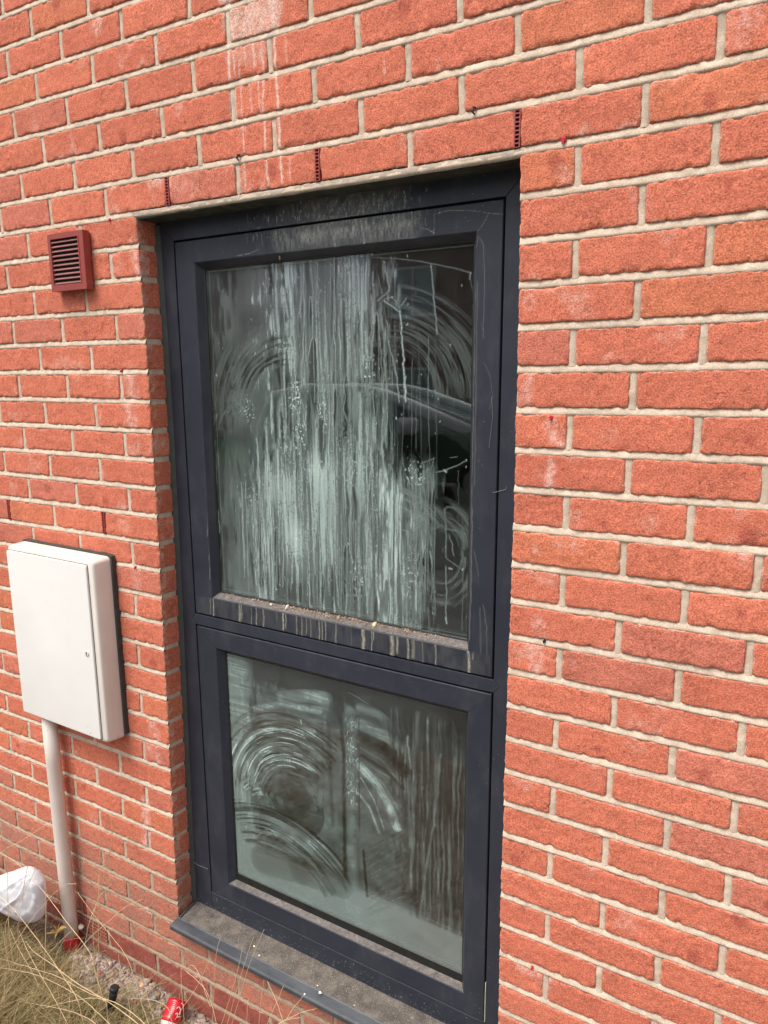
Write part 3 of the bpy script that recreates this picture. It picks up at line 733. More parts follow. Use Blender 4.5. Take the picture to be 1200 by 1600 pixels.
R2 = region(U, [(690, 410, 606), (780, 392, 630), (900, 396, 640), (990, 402, 640)], .05, .12, .01)
R3 = region(U, [(735, 612, 682), (800, 600, 672), (900, 600, 662), (990, 600, 668)], .032, .05, .01)
RL = region(U, [(400, 345, 440), (600, 345, 440), (760, 350, 440), (960, 356, 420)], .06, .1, .1)
s1_ = streaks(U, .0075, .30, 100); s2_ = streaks(U, .0032, .16, 120); s3_ = streaks(U, .016, .5, 140)
dn = np.clip((-.30-Z_)/.60, 0, 1)                     # 0 near the top of the mass, 1 at the bottom bead
veil = veil+RL*(.08+.08*s3_)*(.4+U.tex(.05, .07, 8))
b1 = R1*(.10+.26*s3_+.42*(s2_-.5))*(.45+.55*sstep(.05+.45*dn, .25+.45*dn, s1_))*(1-.25*dn)
b2 = R2*(.13+.26*s3_+.40*(s2_-.5))*(.30+.70*sstep(.08+.42*dn, .28+.42*dn, s1_))
b3 = R3*(.14+.22*s3_+.40*(s2_-.5))*(.30+.70*sstep(.30, .5, s1_))
U.a = veil+b1+b2*(1-.5*R1)+b3
# a brighter body in the lower middle and a bluish dense cap at the top
for pts, w, k in [([(450, 760), (462, 840), (468, 880)], .060, .20), ([(500, 740), (512, 860)], .07, .16), ([(455, 420), (458, 560)], .04, .12), ([(540, 400), (550, 470)], .06, .10)]: band(U, pts, w, k, .9, .1, 'add')
# streams
for pts, w, k in [([(436, 400), (436, 540), (440, 640)], .006, .46), ([(452, 395), (456, 500), (464, 640), (472, 760), (476, 860)], .010, .60), ([(474, 390), (474, 520), (470, 600), (466, 690)], .009, .66), ([(497, 385), (497, 500), (506, 620), (513, 760)], .008, .62),
                  ([(521, 384), (521, 520), (520, 700), (523, 860)], .005, .62), ([(545, 384), (548, 470), (551, 560), (552, 760)], .007, .55), ([(566, 400), (573, 500), (572, 620), (574, 700)], .010, .50), ([(583, 425), (584, 480), (577, 580), (572, 690)], .007, .58)]:
    U.stroke(wobble(pts, 14, 2.0, int(w*1e4)), w*.55, k*.78, 'max', p=.7, rough=.35)
for pts, w, k, rm in [([(490, 526), (489, 570), (491, 620), (494, 655)], .0135, .62, .58), ([(447, 545), (450, 600), (454, 690)], .0085, .6, .5), ([(432, 550), (433, 600), (434, 636)], .013, .55, .4), ([(467, 486), (469, 528)], .0030, .7, .5), ([(485, 463), (486, 510)], .0030, .55, .5), ([(475, 600), (476, 640)], .005, .5, .4),
                  ([(588, 488), (588, 540), (590, 620), (594, 720)], .0110, .55, .5), ([(541, 585), (541, 640), (537, 700)], .0085, .65, .5), ([(524, 605), (522, 672)], .006, .7, .45), ([(502, 640), (504, 690), (505, 740)], .011, .6, .4),
                  ([(612, 490), (611, 560), (610, 640), (612, 720)], .010, .5, .3), ([(402, 782), (408, 850), (411, 926)], .0115, .8, .45), ([(432, 822), (434, 880), (434, 930)], .0115, .72, .45), ([(390, 850), (395, 890), (398, 925)], .006, .6, .4), ([(420, 700), (424, 720)], .005, .4, .3),
                  ([(505, 895), (503, 950)], .007, .75, .5), ([(519, 880), (520, 955)], .0055, .75, .45), ([(540, 850), (538, 900), (536, 955)], .0075, .8, .5), ([(556, 890), (554, 950)], .0060, .8, .5), ([(566, 900), (565, 965)], .004, .7, .4), ([(588, 700), (590, 740)], .014, .5, .2), ([(604, 905), (602, 968)], .008, .6, .3), ([(588, 930), (588, 975)], .006, .6, .3),
                  ([(666, 852), (668, 890), (664, 935)], .0115, .93, .6), ([(655, 865), (654, 915)], .0060, .85, .4), ([(641, 935), (640, 985)], .006, .6, .3), ([(470, 905), (469, 945)], .005, .6, .4), ([(484, 900), (488, 948)], .005, .55, .3), ([(450, 905), (452, 938)], .005, .6, .4)]:
    gap(U, pts, w, k, rm)
clot = sstep(.58, .80, .5*U.tex(.0035, .0050, 31)+.5*U.tex(.0018, .0022, 35))
def blotch(u, v, ru, rv, k, ker):
    cx, cz = U.uv(u, v); g_ = np.exp(-((X_-cx)/ru)**2-((Z_-cz)/rv)**2); np.maximum(U.a, k*g_*ker*1.3, out=U.a)
for a_ in [(462, 620, .022, .05, .95), (468, 680, .025, .06, .9), (490, 735, .05, .04, .7), (505, 640, .018, .06, .8), (575, 580, .02, .06, .7), (450, 700, .04, .08, .5), (550, 720, .08, .10, .45), (460, 850, .07, .1, .45), (650, 740, .035, .035, .7), (640, 900, .04, .1, .5), (560, 900, .05, .08, .5), (540, 420, .06, .03, .5), (385, 640, .04, .05, .5), (420, 760, .05, .05, .5), (395, 780, .04, .04, .5)]: blotch(*a_, clot)
drips(U, [(395, 450, 740, 930), (372, 440, 750, 905), (450, 520, 700, 955)], 70, .0016, .66, 1, wob=1.8)
drips(U, [(440, 600, 390, 640), (440, 600, 560, 950)], 60, .0012, .62, 2, top_j=.7, bot_j=.5, wob=1.8)
drips(U, [(500, 610, 700, 965), (560, 680, 740, 985)], 60, .0013, .55, 3, wob=1.8)
drips(U, [(612, 682, 740, 985), (640, 670, 730, 960)], 34, .0012, .50, 4, wob=1.8)
drips(U, [(336, 420, 420, 760), (600, 740, 400, 700)], 22, .0009, .09, 5)
drips(U, [(590, 622, 430, 760), (600, 690, 520, 800)], 16, .0012, .42, 6, wob=1.8)
for k in range(46):                                      # dark hairline scratches through the film
    u = rng.uniform(440, 600); v = rng.uniform(440, 900); U.stroke(wobble([(u, v), (u+rng.normal()*2, v+rng.uniform(15, 60))], 8, .8, k), .0010, .6, 'erase')
for pts, w, k in [([(612, 620), (640, 700), (660, 715)], .03, .55), ([(690, 700), (725, 740)], .04, .8), ([(700, 780), (735, 960)], .03, .3)]: band(U, pts, w, k, .6, .1, 'erase')
# wiped arcs
swirl(U, 452, 650, .085, .245, 75, 195, .26, 11, 1.0, .0012, (.42, .70), .25)
swirl(U, 452, 650, .13, .30, 60, 190, .19, 12, 1.0, .0024, (.45, .75), .35)
swirl(U, 452, 650, .10, .20, 80, 170, .75, 18, 1.0, .0011, (.55, .70), .25, mode='erase')
swirl(U, 605, 620, .09, .235, -20, 110, .16, 13, 1.05, .0012, (.42, .72), .25)
swirl(U, 600, 640, .15, .30, -5, 95, .16, 14, 1.05, .0022, (.42, .75), .3)
swirl(U, 690, 865, .05, .135, -160, 120, .20, 15, .75, .0014, (.40, .75))
swirl(U, 560, 880, .15, .24, 25, 100, .30, 16, 1.3, .0018, (.4, .7))
swirl(U, 420, 690, .05, .18, 60, 190, .20, 17, 1.5, .0014, (.4, .7))
TR = [([(601, 416), (606, 440), (608, 454)], .0022, .75), ([(608, 454), (600, 462), (590, 470)], .003, .6), ([(600, 468), (612, 464), (620, 472), (624, 482), (635, 466)], .0022, .6), ([(600, 470), (612, 478), (622, 486)], .003, .7),
      ([(625, 486), (627, 520), (630, 555), (632, 590), (634, 626)], .0034, .85), ([(634, 588), (634, 628)], .0022, .8), ([(596, 500), (600, 530), (601, 570), (602, 585)], .006, .5), ([(602, 585), (605, 620), (605, 660)], .003, .6), ([(600, 585), (599, 640), (604, 700)], .0028, .55),
      ([(604, 500), (607, 535), (614, 565), (620, 590), (624, 628)], .0028, .6), ([(588, 498), (580, 520), (576, 540)], .0022, .65), ([(592, 490), (593, 520), (595, 550)], .0025, .45),
      ([(674, 412), (677, 450), (680, 485), (683, 522)], .0026, .75), ([(653, 515), (654, 580), (650, 640), (650, 700)], .0018, .28), ([(545, 400), (580, 402), (620, 404), (655, 408), (680, 413), (710, 419), (735, 426)], .0020, .45),
      ([(560, 420), (590, 420)], .0012, .3), ([(735, 426), (734, 436)], .0028, .75), ([(733, 424), (739, 460), (738, 600), (735, 760), (732, 900), (730, 985)], .0022, .35),
      ([(547, 665), (549, 705), (550, 730), (547, 800), (546, 850), (551, 880)], .0026, .75), ([(575, 690), (580, 720), (578, 750), (574, 790), (575, 820), (572, 870), (572, 915), (574, 960)], .0038, .72), ([(572, 640), (570, 690)], .0025, .6),
      ([(521, 600), (521, 700), (522, 790), (524, 880), (530, 950)], .0030, .72), ([(522, 740), (523, 800)], .0035, .9), ([(497, 600), (497, 700), (496, 790), (500, 860), (502, 960)], .0028, .75), ([(480, 815), (482, 870), (483, 905), (485, 950)], .0034, .8),
      ([(463, 610), (460, 560), (465, 520)], .003, .55), ([(440, 390), (441, 470), (443, 560)], .0018, .5), ([(532, 390), (530, 450), (531, 540)], .0018, .5),
      ([(500, 560), (506, 640), (505, 700)], .0035, .65), ([(536, 590), (539, 620), (537, 640), (543, 660)], .0022, .6), ([(536, 560), (542, 610), (545, 640)], .0018, .5),
      ([(400, 735), (404, 770), (410, 810), (411, 900), (416, 930)], .003, .6), ([(417, 830), (415, 870), (416, 930)], .004, .65), ([(387, 740), (380, 755), (382, 780), (372, 800)], .002, .4), ([(362, 745), (361, 785)], .0022, .55), ([(358, 718), (361, 732)], .002, .45),
      ([(341, 800), (345, 795), (362, 787)], .0016, .35), ([(341, 800), (343, 832)], .0024, .6), ([(370, 773), (385, 765), (400, 758)], .002, .55), ([(368, 790), (371, 840), (375, 900), (376, 935)], .0022, .5), ([(381, 770), (384, 850), (389, 930)], .0022, .45),
      ([(396, 760), (398, 840), (402, 925)], .0026, .5), ([(471, 795), (481, 815)], .0016, .45), ([(485, 785), (505, 805), (517, 835)], .0014, .45), ([(522, 745), (548, 753)], .0018, .5), ([(578, 793), (598, 803)], .0018, .7), ([(583, 912), (604, 925), (625, 948)], .0014, .5),
      ([(612, 730), (616, 760), (620, 790), (622, 850), (620, 900)], .0030, .58), ([(625, 827), (637, 830), (640, 860), (640, 875)], .0024, .55), ([(632, 900), (632, 960)], .002, .45), ([(647, 850), (645, 920)], .002, .4),
      ([(658, 725), (678, 716), (672, 740), (668, 800)], .0022, .5), ([(680, 738), (695, 735), (715, 727), (728, 720)], .0018, .6), ([(693, 735), (697, 737)], .004, .95), ([(703, 715), (714, 714)], .0012, .5),
      ([(668, 855), (671, 830), (690, 820), (695, 826), (714, 830), (728, 835)], .0022, .5), ([(694, 795), (697, 830), (697, 870)], .003, .5), ([(694, 798), (700, 792), (715, 795)], .002, .45), ([(700, 835), (706, 850), (709, 868)], .0024, .5),
      ([(670, 790), (685, 800), (696, 815)], .003, .35), ([(697, 872), (710, 882), (722, 890)], .002, .45), ([(697, 885), (697, 940), (697, 972)], .0024, .62), ([(697, 965), (698, 974)], .0034, .9), ([(675, 870), (676, 920), (672, 940)], .0018, .5), ([(670, 950), (670, 985)], .0024, .4),
      ([(701, 888), (706, 889)], .0035, .9), ([(722, 800), (724, 880), (722, 985)], .0018, .3), ([(716, 735), (716, 830)], .0014, .25), ([(660, 880), (662, 930), (660, 980)], .002, .4),
      ([(395, 617), (420, 616), (440, 614)], .0022, .38), ([(367, 625), (375, 632), (382, 650)], .003, .45), ([(363, 625), (388, 615), (470, 618)], .0014, .25), ([(398, 660), (420, 652)], .0016, .3), ([(480, 605), (490, 594)], .0014, .4)]
for k, (pts, w, s_) in enumerate(TR): U.stroke(wobble(pts, 7, 1.0, 50+k), w*.92, s_*(.72 if pts[0][0] > 650 else .88), rough=.5, p=.75, seed=900+k)
for k in range(360):
    u = rng.normal(510, 85); v = rng.uniform(395, 960)
    U.stroke([(u, v), (u+rng.normal()*.8, v+rng.uniform(.5, 3))], rng.uniform(.0007, .0016), rng.uniform(.3, .95), p=.5, seed=k)
pit = sstep(.70, .88, U.tex(.0024, .0032, 33))*sstep(.45, .75, U.tex(.04, .05, 34)); U.a *= 1-.35*pit
U.a *= .90+.20*U.tex(.0022, .0030, 36); U.a = U.a*(.74+.46*sstep(.18, .60, U.a)); U.a = np.where(U.a > .5, .5+(U.a-.5)*.60, U.a).clip(0, .86)
def col_u(P, A):
    r_ = fbm(P*np.array([1, 1, .25]), 60, 5, 2)[:, None]*.06
    top = sstep(-.42, -.15, P[:, 2:3]); c = np.array([.58, .725, .675])*(1-top)+np.array([.55, .640, .665])*top
    w_ = sstep(.66, .88, A)[:, None]; c = c*(1-w_)+np.array([.80, .84, .78])*w_
    y_ = (np.exp(-((P[:, 0:1]-.5)/.012)**2)*sstep(-.9, -.5, -np.abs(P[:, 2:3]+.6)))*.5*w_; c = c*(1-y_)+np.array([.80, .77, .60])*y_
    return np.clip(c*(1+r_), 0, .9)
film('dried_splash', U, win, GY, col_u, 'pale dried runs and wiped smears on the upper pane', step=1.25e-3)

# lower pane -------------------------------------------------
D = Canvas(V2[0], V2[1], V2[2], V2[3], GY); X_, Z_ = XZ(D)
def dz(v, u=540): return D.uv(u, v)[1]
uL = [D.uv(u, v)[0] for u, v in ((392, 1060), (392, 1200), (400, 1330))]
wipe_vs_haze = sstep(uL[0]-.03, uL[0]+.015, X_+.02*(D.tex(.04, .05, 91)-.5))*sstep(-.025, .035, Z_-(-1.712+.02*(D.tex(.09, .05, 92)-.5)))
mot = D.tex(.05, .04, 2)*.5+D.tex(.018, .015, 3)*.3+D.tex(.006, .006, 4)*.2
LM = region(D, [(1090, 390, 612), (1200, 390, 640), (1300, 392, 640), (1400, 400, 640)], .05)
fadeb = sstep(dz(1385, 500), dz(1310, 500), Z_)
D.a = .025+.07*mot*wipe_vs_haze+LM*fadeb*(.05+.10*mot)+(1-wipe_vs_haze)*(.24+.06*mot)  # left and bottom margins: haze painted in to brighten the reveals behind
# horizontal-ish wiped bands top left
for pts, w, k in [([(440, 1090), (480, 1087), (512, 1092)], .020, .44), ([(398, 1108), (440, 1100), (500, 1110)], .012, .42), ([(395, 1146), (430, 1138), (490, 1146)], .016, .40), ([(392, 1172), (430, 1166), (500, 1168)], .012, .36), ([(400, 1126), (450, 1120), (500, 1128)], .010, .26), ([(388, 1190), (420, 1184), (450, 1190)], .012, .30),
                  ([(562, 1106), (590, 1115), (608, 1130)], .014, .36), ([(562, 1132), (600, 1148), (634, 1172)], .018, .42)]:
    band(D, pts, w, k, .3, .25)
h1 = tex2(X_.shape, (.0016/D.res, .07/D.res), 61)*.6+tex2(X_.shape, (.004/D.res, .10/D.res), 62)*.4
zt_ = sstep(dz(1205, 450), dz(1180, 450), Z_); D.a *= 1-zt_*(1-(.45+.95*h1))*.9
# nested arcs, pale bands cut by thin dark strokes
swirl(D, 462, 1262, .085, .275, 52, 182, .32, 22, 1.05, .0060, (.25, .75), .08, fade=.10)
swirl(D, 462, 1262, .085, .290, 50, 184, .80, 23, 1.05, .0011, (.52, .66), .05, fade=.06, mode='erase')
swirl(D, 462, 1262, .110, .250, 60, 175, .62, 29, 1.05, .0010, (.66, .80), .10, fade=.10)
swirl(D, 462, 1262, .0, .085, 0, 359.9, .55, 24, 1.15, .006, (.1, .4), .02, fade=.01, mode='erase')
swirl(D, 420, 1262, .02, .09, 100, 165, .40, 25, 1.5, .0012, (.5, .72), .2)
swirl(D, 430, 1425, .225, .335, 36, 118, .30, 26, 1.1, .0050, (.15, .55), .12, fade=.08)
swirl(D, 430, 1425, .20, .345, 34, 118, .78, 27, 1.1, .0010, (.50, .66), .08, fade=.05, mode='erase')
swirl(D, 430, 1425, .17, .24, 60, 120, .26, 28, 1.1, .0011, (.5, .7), .2, fade=.1)
for k in range(22):
    u = 395+random.random()*75; v = 1335-random.random()*38; q = random.uniform(8, 26); D.stroke([(u, v), (u+q, v-q*.75)], random.uniform(.0010, .0026), .34*random.uniform(.4, 1.2), rough=.4, p=.5)
# right hand arc
for pts, w, k in [([(562, 1197), (585, 1220), (605, 1251), (620, 1292)], .017, .52), ([(560, 1240), (578, 1262), (592, 1300)], .006, .46), ([(564, 1215), (585, 1250), (600, 1296)], .0025, .45), ([(568, 1196), (600, 1225), (628, 1275)], .0025, .4), ([(562, 1168), (600, 1190), (632, 1235)], .0025, .30), ([(566, 1190), (610, 1215)], .0025, .3)]:
    D.stroke(wobble(pts, 12, .5, int(w*1e5)), w, k, p=.3, rough=.25)
for o_ in (0, 5, 9, 14): D.stroke([(563+o_, 1206-o_*.4), (586+o_, 1232), (604+o_*.8, 1262), (614+o_*.6, 1294)], .0009, .6, 'erase')
for k in range(40):
    v = 1296+k*3.0; D.stroke([(574+random.uniform(-2, 14), v+20+random.uniform(-3, 3)), (636+random.uniform(-26, 10), v-8)], random.uniform(.0008, .0024), random.uniform(.08, .28), rough=.4, p=.5)
for k in range(22):
    v = 1300+k*5.3; D.stroke([(576+random.uniform(-2, 10), v+20), (632+random.uniform(-20, 8), v-6)], .0010, .7, 'erase')
band(D, [(636, 1300), (640, 1318)], .015, .34, .4)
# right side: fine vertical wiping over the dark room
RR = region(D, [(1120, 606, 730), (1200, 612, 730), (1300, 630, 730), (1450, 650, 730)], .03)
sv = streaks(D, .0040, .20, 200, .006); sw_ = streaks(D, .0065, .22, 210, .0035); su = streaks(D, .0016, .10, 220, .003)
D.a = D.a*(1-RR*.75)+RR*(.01+.30*sstep(.42, .78, sw_)*(.35+.65*sv)+.16*sstep(.5, .75, sv)*su)*.72
for pts, w, k in [([(688, 1178), (684, 1240), (675, 1300), (664, 1370), (656, 1430)], .0040, .32), ([(636, 1150), (642, 1200)], .004, .4)]: D.stroke(wobble(pts, 12, .8, 3), w, k, p=.6, rough=.4)
# middle pillar
D.stroke(wobble([(547, 1112), (549, 1180), (548, 1260), (550, 1340), (556, 1400)], 12, 1.8, 4), .019, .30, p=.28, rough=.35)
for k in range(150):
    v = 1118+random.random()*135; u = 548+random.gauss(0, 5.5)
    D.stroke([(u, v), (u+random.gauss(0, 4), v+random.uniform(2, 9))], random.uniform(.0008, .0019), random.uniform(.35, .8), rough=.4, p=.6)
for k in range(60):
    v = 1118+random.random()*135; u = 548+random.gauss(0, 6); D.stroke([(u, v), (u+random.gauss(0, 3), v+random.uniform(2, 8))], .0016, .8, 'erase')
for k in range(22): D.stroke([(539, 1245+k*6+random.uniform(-2, 2)), (561, 1249+k*6)], .0010, .55, 'erase')
for pts, w, k in [([(522, 1082), (527, 1105), (520, 1128)], .024, .62), ([(532, 1120), (537, 1180), (538, 1280), (539, 1370)], .0065, .82), ([(513, 1130), (516, 1200), (520, 1290)], .008, .45), ([(561, 1120), (561, 1200), (562, 1300)], .0020, .85), ([(495, 1140), (496, 1250), (497, 1300)], .0012, .7), ([(504, 1130), (505, 1290)], .0011, .7), ([(568, 1330), (572, 1380), (574, 1400)], .005, .85),
                  ([(570, 1155), (600, 1170), (632, 1205)], .019, .88), ([(565, 1180), (600, 1202), (630, 1232)], .006, .7), ([(690, 1085), (722, 1120), (722, 1145)], .045, .80), ([(455, 1212), (490, 1216)], .018, .4), ([(410, 1345), (470, 1360), (530, 1380)], .045, .45), ([(588, 1150), (592, 1185), (600, 1200)], .0012, .6), ([(620, 1135), (628, 1200), (635, 1290)], .0012, .6), ([(587, 1225), (588, 1260)], .0012, .6), ([(482, 1095), (484, 1115)], .001, .7), ([(472, 1070), (474, 1100)], .001, .5)]:
    band(D, pts, w, k, .3, .12, 'erase')
for pts, w, k in [([(392, 1260), (395, 1280), (390, 1300)], .002, .4), ([(383, 1230), (384, 1250)], .0016, .5), ([(470, 1125), (471, 1132)], .0016, .8), ([(388, 1160), (400, 1148), (415, 1145)], .0016, .4), ([(545, 1082), (560, 1090), (575, 1100)], .0016, .4)]: D.stroke(pts, w, k, p=.6)
for k in range(60): u = random.uniform(380, 720); v = random.uniform(1060, 1480); D.stroke([(u, v), (u, v+2)], .0010, .5)
D.a *= 1-wipe_vs_haze*(1-(.68+.60*D.tex(.035, .022, 95)*(.6+.8*D.tex(.010, .007, 96)))); D.a += (1-wipe_vs_haze)*.04
D.a = np.where(D.a > .0, D.a*(.85+.35*sstep(.22, .5, D.a)), 0).clip(0, .85)
def col_d(P, A):
    c = np.array([.50, .645, .605])+0*P; g = sstep(.55, .85, P[:, 0:1])*.5*(1-sstep(.3, .55, A)[:, None]); c = c*(1-g)+np.array([.44, .44, .40])*g
    w_ = sstep(.55, .8, A)[:, None]; c = c*(1-w_)+np.array([.66, .78, .74])*w_
    return np.clip(c*(1+.08*fbm(P, 40, 3, 2)[:, None]), 0, .9)
film('dried_splash', D, win, GY, col_d, 'grey wiped arcs dried on the lower pane, painted haze at its margins', step=1.4e-3)

# splashes on the frame faces -------------------------------
H = Canvas(.12, 1.0, -.118, -.004, FY-.001, .0008)
for k in range(900):
    u = random.gauss(530, 55); v = 372-(u-400)*.12-abs(random.gauss(0, 26)); 
    H.stroke([(u, v), (u+random.gauss(0, .8), v+random.uniform(1, 9))], random.uniform(.0008, .0022), random.uniform(.2, .75), rough=.5, p=.6, seed=k)
for pts, w, k in [([(560, 322), (568, 321), (569, 340), (568, 370), (569, 382)], .0022, .65), ([(408, 365), (411, 385)], .0015, .3), ([(392, 350), (400, 360)], .001, .3), ([(370, 400), (390, 396), (404, 390)], .0014, .4), ([(540, 345), (536, 380)], .006, .32), ([(497, 350), (500, 372)], .012, .34), ([(510, 345), (520, 372), (524, 384)], .006, .5), ([(682, 334), (700, 329), (735, 329), (763, 333), (786, 335)], .0012, .42), ([(655, 343), (656, 366)], .0015, .35), ([(665, 341), (665, 352)], .0015, .35), ([(679, 335), (678, 366)], .0014, .45), ([(656, 356), (668, 358), (678, 364)], .0014, .42), ([(763, 335), (755, 350), (746, 362)], .0014, .35),
                  ([(480, 348), (540, 338), (590, 332)], .002, .45), ([(450, 330), (620, 300)], .04, .20), ([(440, 372), (640, 352)], .035, .36), ([(585, 355), (640, 350)], .022, .46), ([(470, 368), (570, 356)], .026, .62), ([(500, 350), (560, 345)], .02, .5), ([(480, 325), (600, 310)], .03, .3)]:
    H.stroke(wobble(pts, 6, .5, int(k*100)), w, k, rough=.5, p=.6)
H.a *= .25+1.25*H.tex(.004, .012, 4)*(.5+H.tex(.002, .004, 5))
gapz = (H.Z[:, None] > S1[3]-.0008) & (H.Z[:, None] < S1[3]+g+.0008); H.a[np.broadcast_to(gapz, H.a.shape)] = 0
H.a[H.Z < I1[3]+.001] = 0
beige = lambda P, A: np.clip(np.array([.52, .53, .49])*(1+.15*fbm(P, 80, 3, 2)[:, None]), 0, .9)
film('dried_splash', H, win, FY-.0011, beige, 'chalky splashes on the window head', step=1.1e-3)
Bt = Canvas(.07, .958, S1[2]+.001, I1[2]-.0012, FY-.001, .0007)
for (u, v0, v1, w, k) in [(328, 936, 960, .0014, .6), (333, 938, 963, .0024, .75), (374, 944, 974, .0036, .55), (377, 945, 968, .002, .5), (392, 948, 976, .002, .4), (400, 948, 976, .0018, .5), (411, 952, 979, .003, .42), (432, 955, 970, .0015, .3), (442, 955, 984, .0030, .7), (446, 958, 982, .0026, .45), (463, 960, 992, .0022, .4), (471, 962, 992, .003, .4), (478, 966, 990, .0016, .4), (485, 966, 997, .0016, .35), (498, 968, 1000, .0022, .6), (503, 969, 1000, .0028, .55), (508, 970, 1003, .0016, .5),
                          (524, 975, 1005, .002, .4), (548, 978, 1010, .001, .3), (567, 985, 1014, .0050, .62), (580, 985, 1016, .0018, .7), (583, 984, 1000, .0014, .6), (612, 992, 1022, .0050, .6), (620, 994, 1020, .0030, .45), (637, 1000, 1030, .0045, .6), (645, 1000, 1026, .0040, .6), (660, 1004, 1034, .0012, .4), (680, 1005, 1038, .0018, .45), (732, 1018, 1052, .0030, .6), (738, 1014, 1030, .003, .5)]:
    Bt.stroke(wobble([(u, v0-4), (u+1, (v0+v1)/2), (u+.6, v1)], 6, .5, u), w*random.uniform(.7, 1.4), min(k*random.uniform(.7, 1.4), .9), rough=.5, p=.5)
Bt.a *= .45+.8*Bt.tex(.002, .006, 4); Bt.a += .05*Bt.tex(.01, .02, 8)
film('dried_splash', Bt, win, FY-.0011, lambda P, A: np.clip(np.array([.56, .53, .43])*(1+.15*fbm(P, 80, 3, 2)[:, None]), 0, .9), 'beige runs on the upper sash bottom rail', step=1.0e-3)
Rt = Canvas(I1[1]+.001, S1[1]-.001, S1[2]+.05, I1[3]+.03, FY-.001, .0008)
for pts, w, k in [([(747, 370), (741, 400), (741, 440)], .0014, .45), ([(747, 368), (755, 382), (757, 420), (757, 460), (755, 528)], .0012, .40), ([(742, 440), (740, 560), (738, 700), (736, 790), (738, 800)], .0024, .5), ([(746, 440), (744, 600), (741, 760)], .002, .28), ([(757, 566), (766, 590), (770, 620), (764, 640)], .001, .3), ([(738, 800), (736, 900), (733, 1000)], .0024, .42), ([(755, 945), (760, 980), (762, 1040)], .0014, .4), ([(750, 950), (752, 1040)], .003, .2), ([(741, 860), (748, 900)], .0016, .3), ([(752, 505), (756, 520)], .001, .3)]:
    Rt.stroke(wobble(pts, 10, .6, int(w*1e5)), w, k*.6, rough=.6, p=.7)
film('dried_splash', Rt, win, FY-.0011, beige, None, step=1.0e-3)
Lt = Canvas(S1[0]+.001, I1[0]-.001, -1.0, -.14, FY-.001, .0008)
for pts, w, k in [([(328, 800), (327, 840), (328, 905)], .0014, .5), ([(325, 790), (324, 838)], .002, .35), ([(322, 560), (326, 700), (326, 760)], .0025, .22), ([(313, 430), (316, 520)], .003, .2)]:
    Lt.stroke(wobble(pts, 8, .5, int(w*1e5)), w, k, rough=.6, p=.6)
film('dried_splash', Lt, win, FY-.0011, beige, None, step=1.1e-3)
# specks low on the frame
mb = MB()
for k in range(260):
    x = random.uniform(0.0, .96); z = -1.962+abs(random.gauss(0, .022)); 
    if z > -1.858: continue
    s_ = random.uniform(.0005, .0013); c = .25+.35*random.random()
    mb.add([(x-s_, FY-.0009, z), (x, FY-.0009, z-s_*.8), (x+s_*.9, FY-.0009, z+s_*.1), (x, FY-.0009, z+s_)], [(0, 1, 2, 3)], (c, c, c*.95, 1))
m_t, t_, p_ = mat('tinted'); a_ = N(t_, 'ShaderNodeAttribute', _attribute_name='tint'); L(t_, a_.outputs['Color'], p_.inputs['Base Color']); p_.inputs['Roughness'].default_value = .8; p_.inputs['Specular IOR Level'].default_value = .2
M_TINT = m_t
mb.build('specks', M_TINT, win)
# scraped line left by the lower sash seal and a few cobweb threads
mb = MB()
mb.box(.07, .95, FY-.0012, FY-.0006, -1.9092, -1.9084, (.11, .11, .115, 1))
for a, b, c in [((770, 770), (790, 765), (792, 760)), ((768, 620), (770, 650), (764, 700)), ((300, 1345), (310, 1352), (325, 1358))]:
    mb.tube([at(*a, FY-.0015), at(*b, FY-.0015), at(*c, FY-.0015)], .0004, 4, col=(.3, .3, .3, 1))
mb.build('cobweb', M_TINT, win)

# crumbs and flakes ------------------------------------------
def crumb(mb, c, s_, col):
    V = [(c[0]+random.gauss(0, s_), c[1]+random.gauss(0, s_), c[2]+abs(random.gauss(0, s_))) for _ in range(3)]
    V.append((c[0]+random.gauss(0, s_*.6), c[1]+random.gauss(0, s_*.6), c[2]+s_*1.6)); mb.add(V, [(0, 1, 2), (0, 3, 1), (1, 3, 2), (2, 3, 0)], col)
mb = MB()
for k in range(800):
    u = random.uniform(352, 700); d = 0 if random.random() < .7 else 1
    den = math.exp(-((u-500)/70)**2)+.8*math.exp(-((u-640)/40)**2)+.5*math.exp(-((u-400)/30)**2)
    if random.random() > den+.15: continue
    x = at(u, 960, .078)[0]; y = random.uniform(FY+.003, .0832) if d else random.gauss(.080, .002)
    y = min(max(y, FY+.002), .0835); z = I1[2]+(G1[2]-I1[2])*(y-FY)/.0185+.0008
    sh = random.random(); col = (.34+.3*sh, .20+.26*sh, .12+.20*sh, 1)
    crumb(mb, (x, y, z), random.uniform(.0008, .0022), col)
o = mb.build('crumbs', M_TINT); tag(o, 'brown crumbs of dried dirt lying along the upper sash ledge', 'dirt crumbs', kind='stuff')
def flake(p, sx, sz, col, label, cat, name, tilt=.3, group=None, seed=0):
    r = random.Random(seed); n = 7; V = []
    nx = [math.cos(2*math.pi*k/n) for k in range(n)]; nz = [math.sin(2*math.pi*k/n) for k in range(n)]
    rr = [r.uniform(.6, 1.15) for _ in range(n)]; lay = []
    for lv, sc in ((0, 1), (.35, 1.02), (.7, .75)):
        lay.append([(sx*rr[k]*nx[k]*sc, sz*.5*rr[k]*nz[k]*sc+lv*sz*tilt*.4, lv*sz*(1.0 if tilt > .5 else .55)+.0004*r.random()) for k in range(n)])
    b = MB(); b.loft([[(a[0]+p[0], a[1]+p[1], a[2]+p[2]) for a in l_] for l_ in lay])
    mm = plain(name+'_surface', col, .8, .2, 300); o = b.build(name, mm, None, False, tuple(p)); tag(o, label, cat, group); bevel(o, .0003, 1, 30); return o
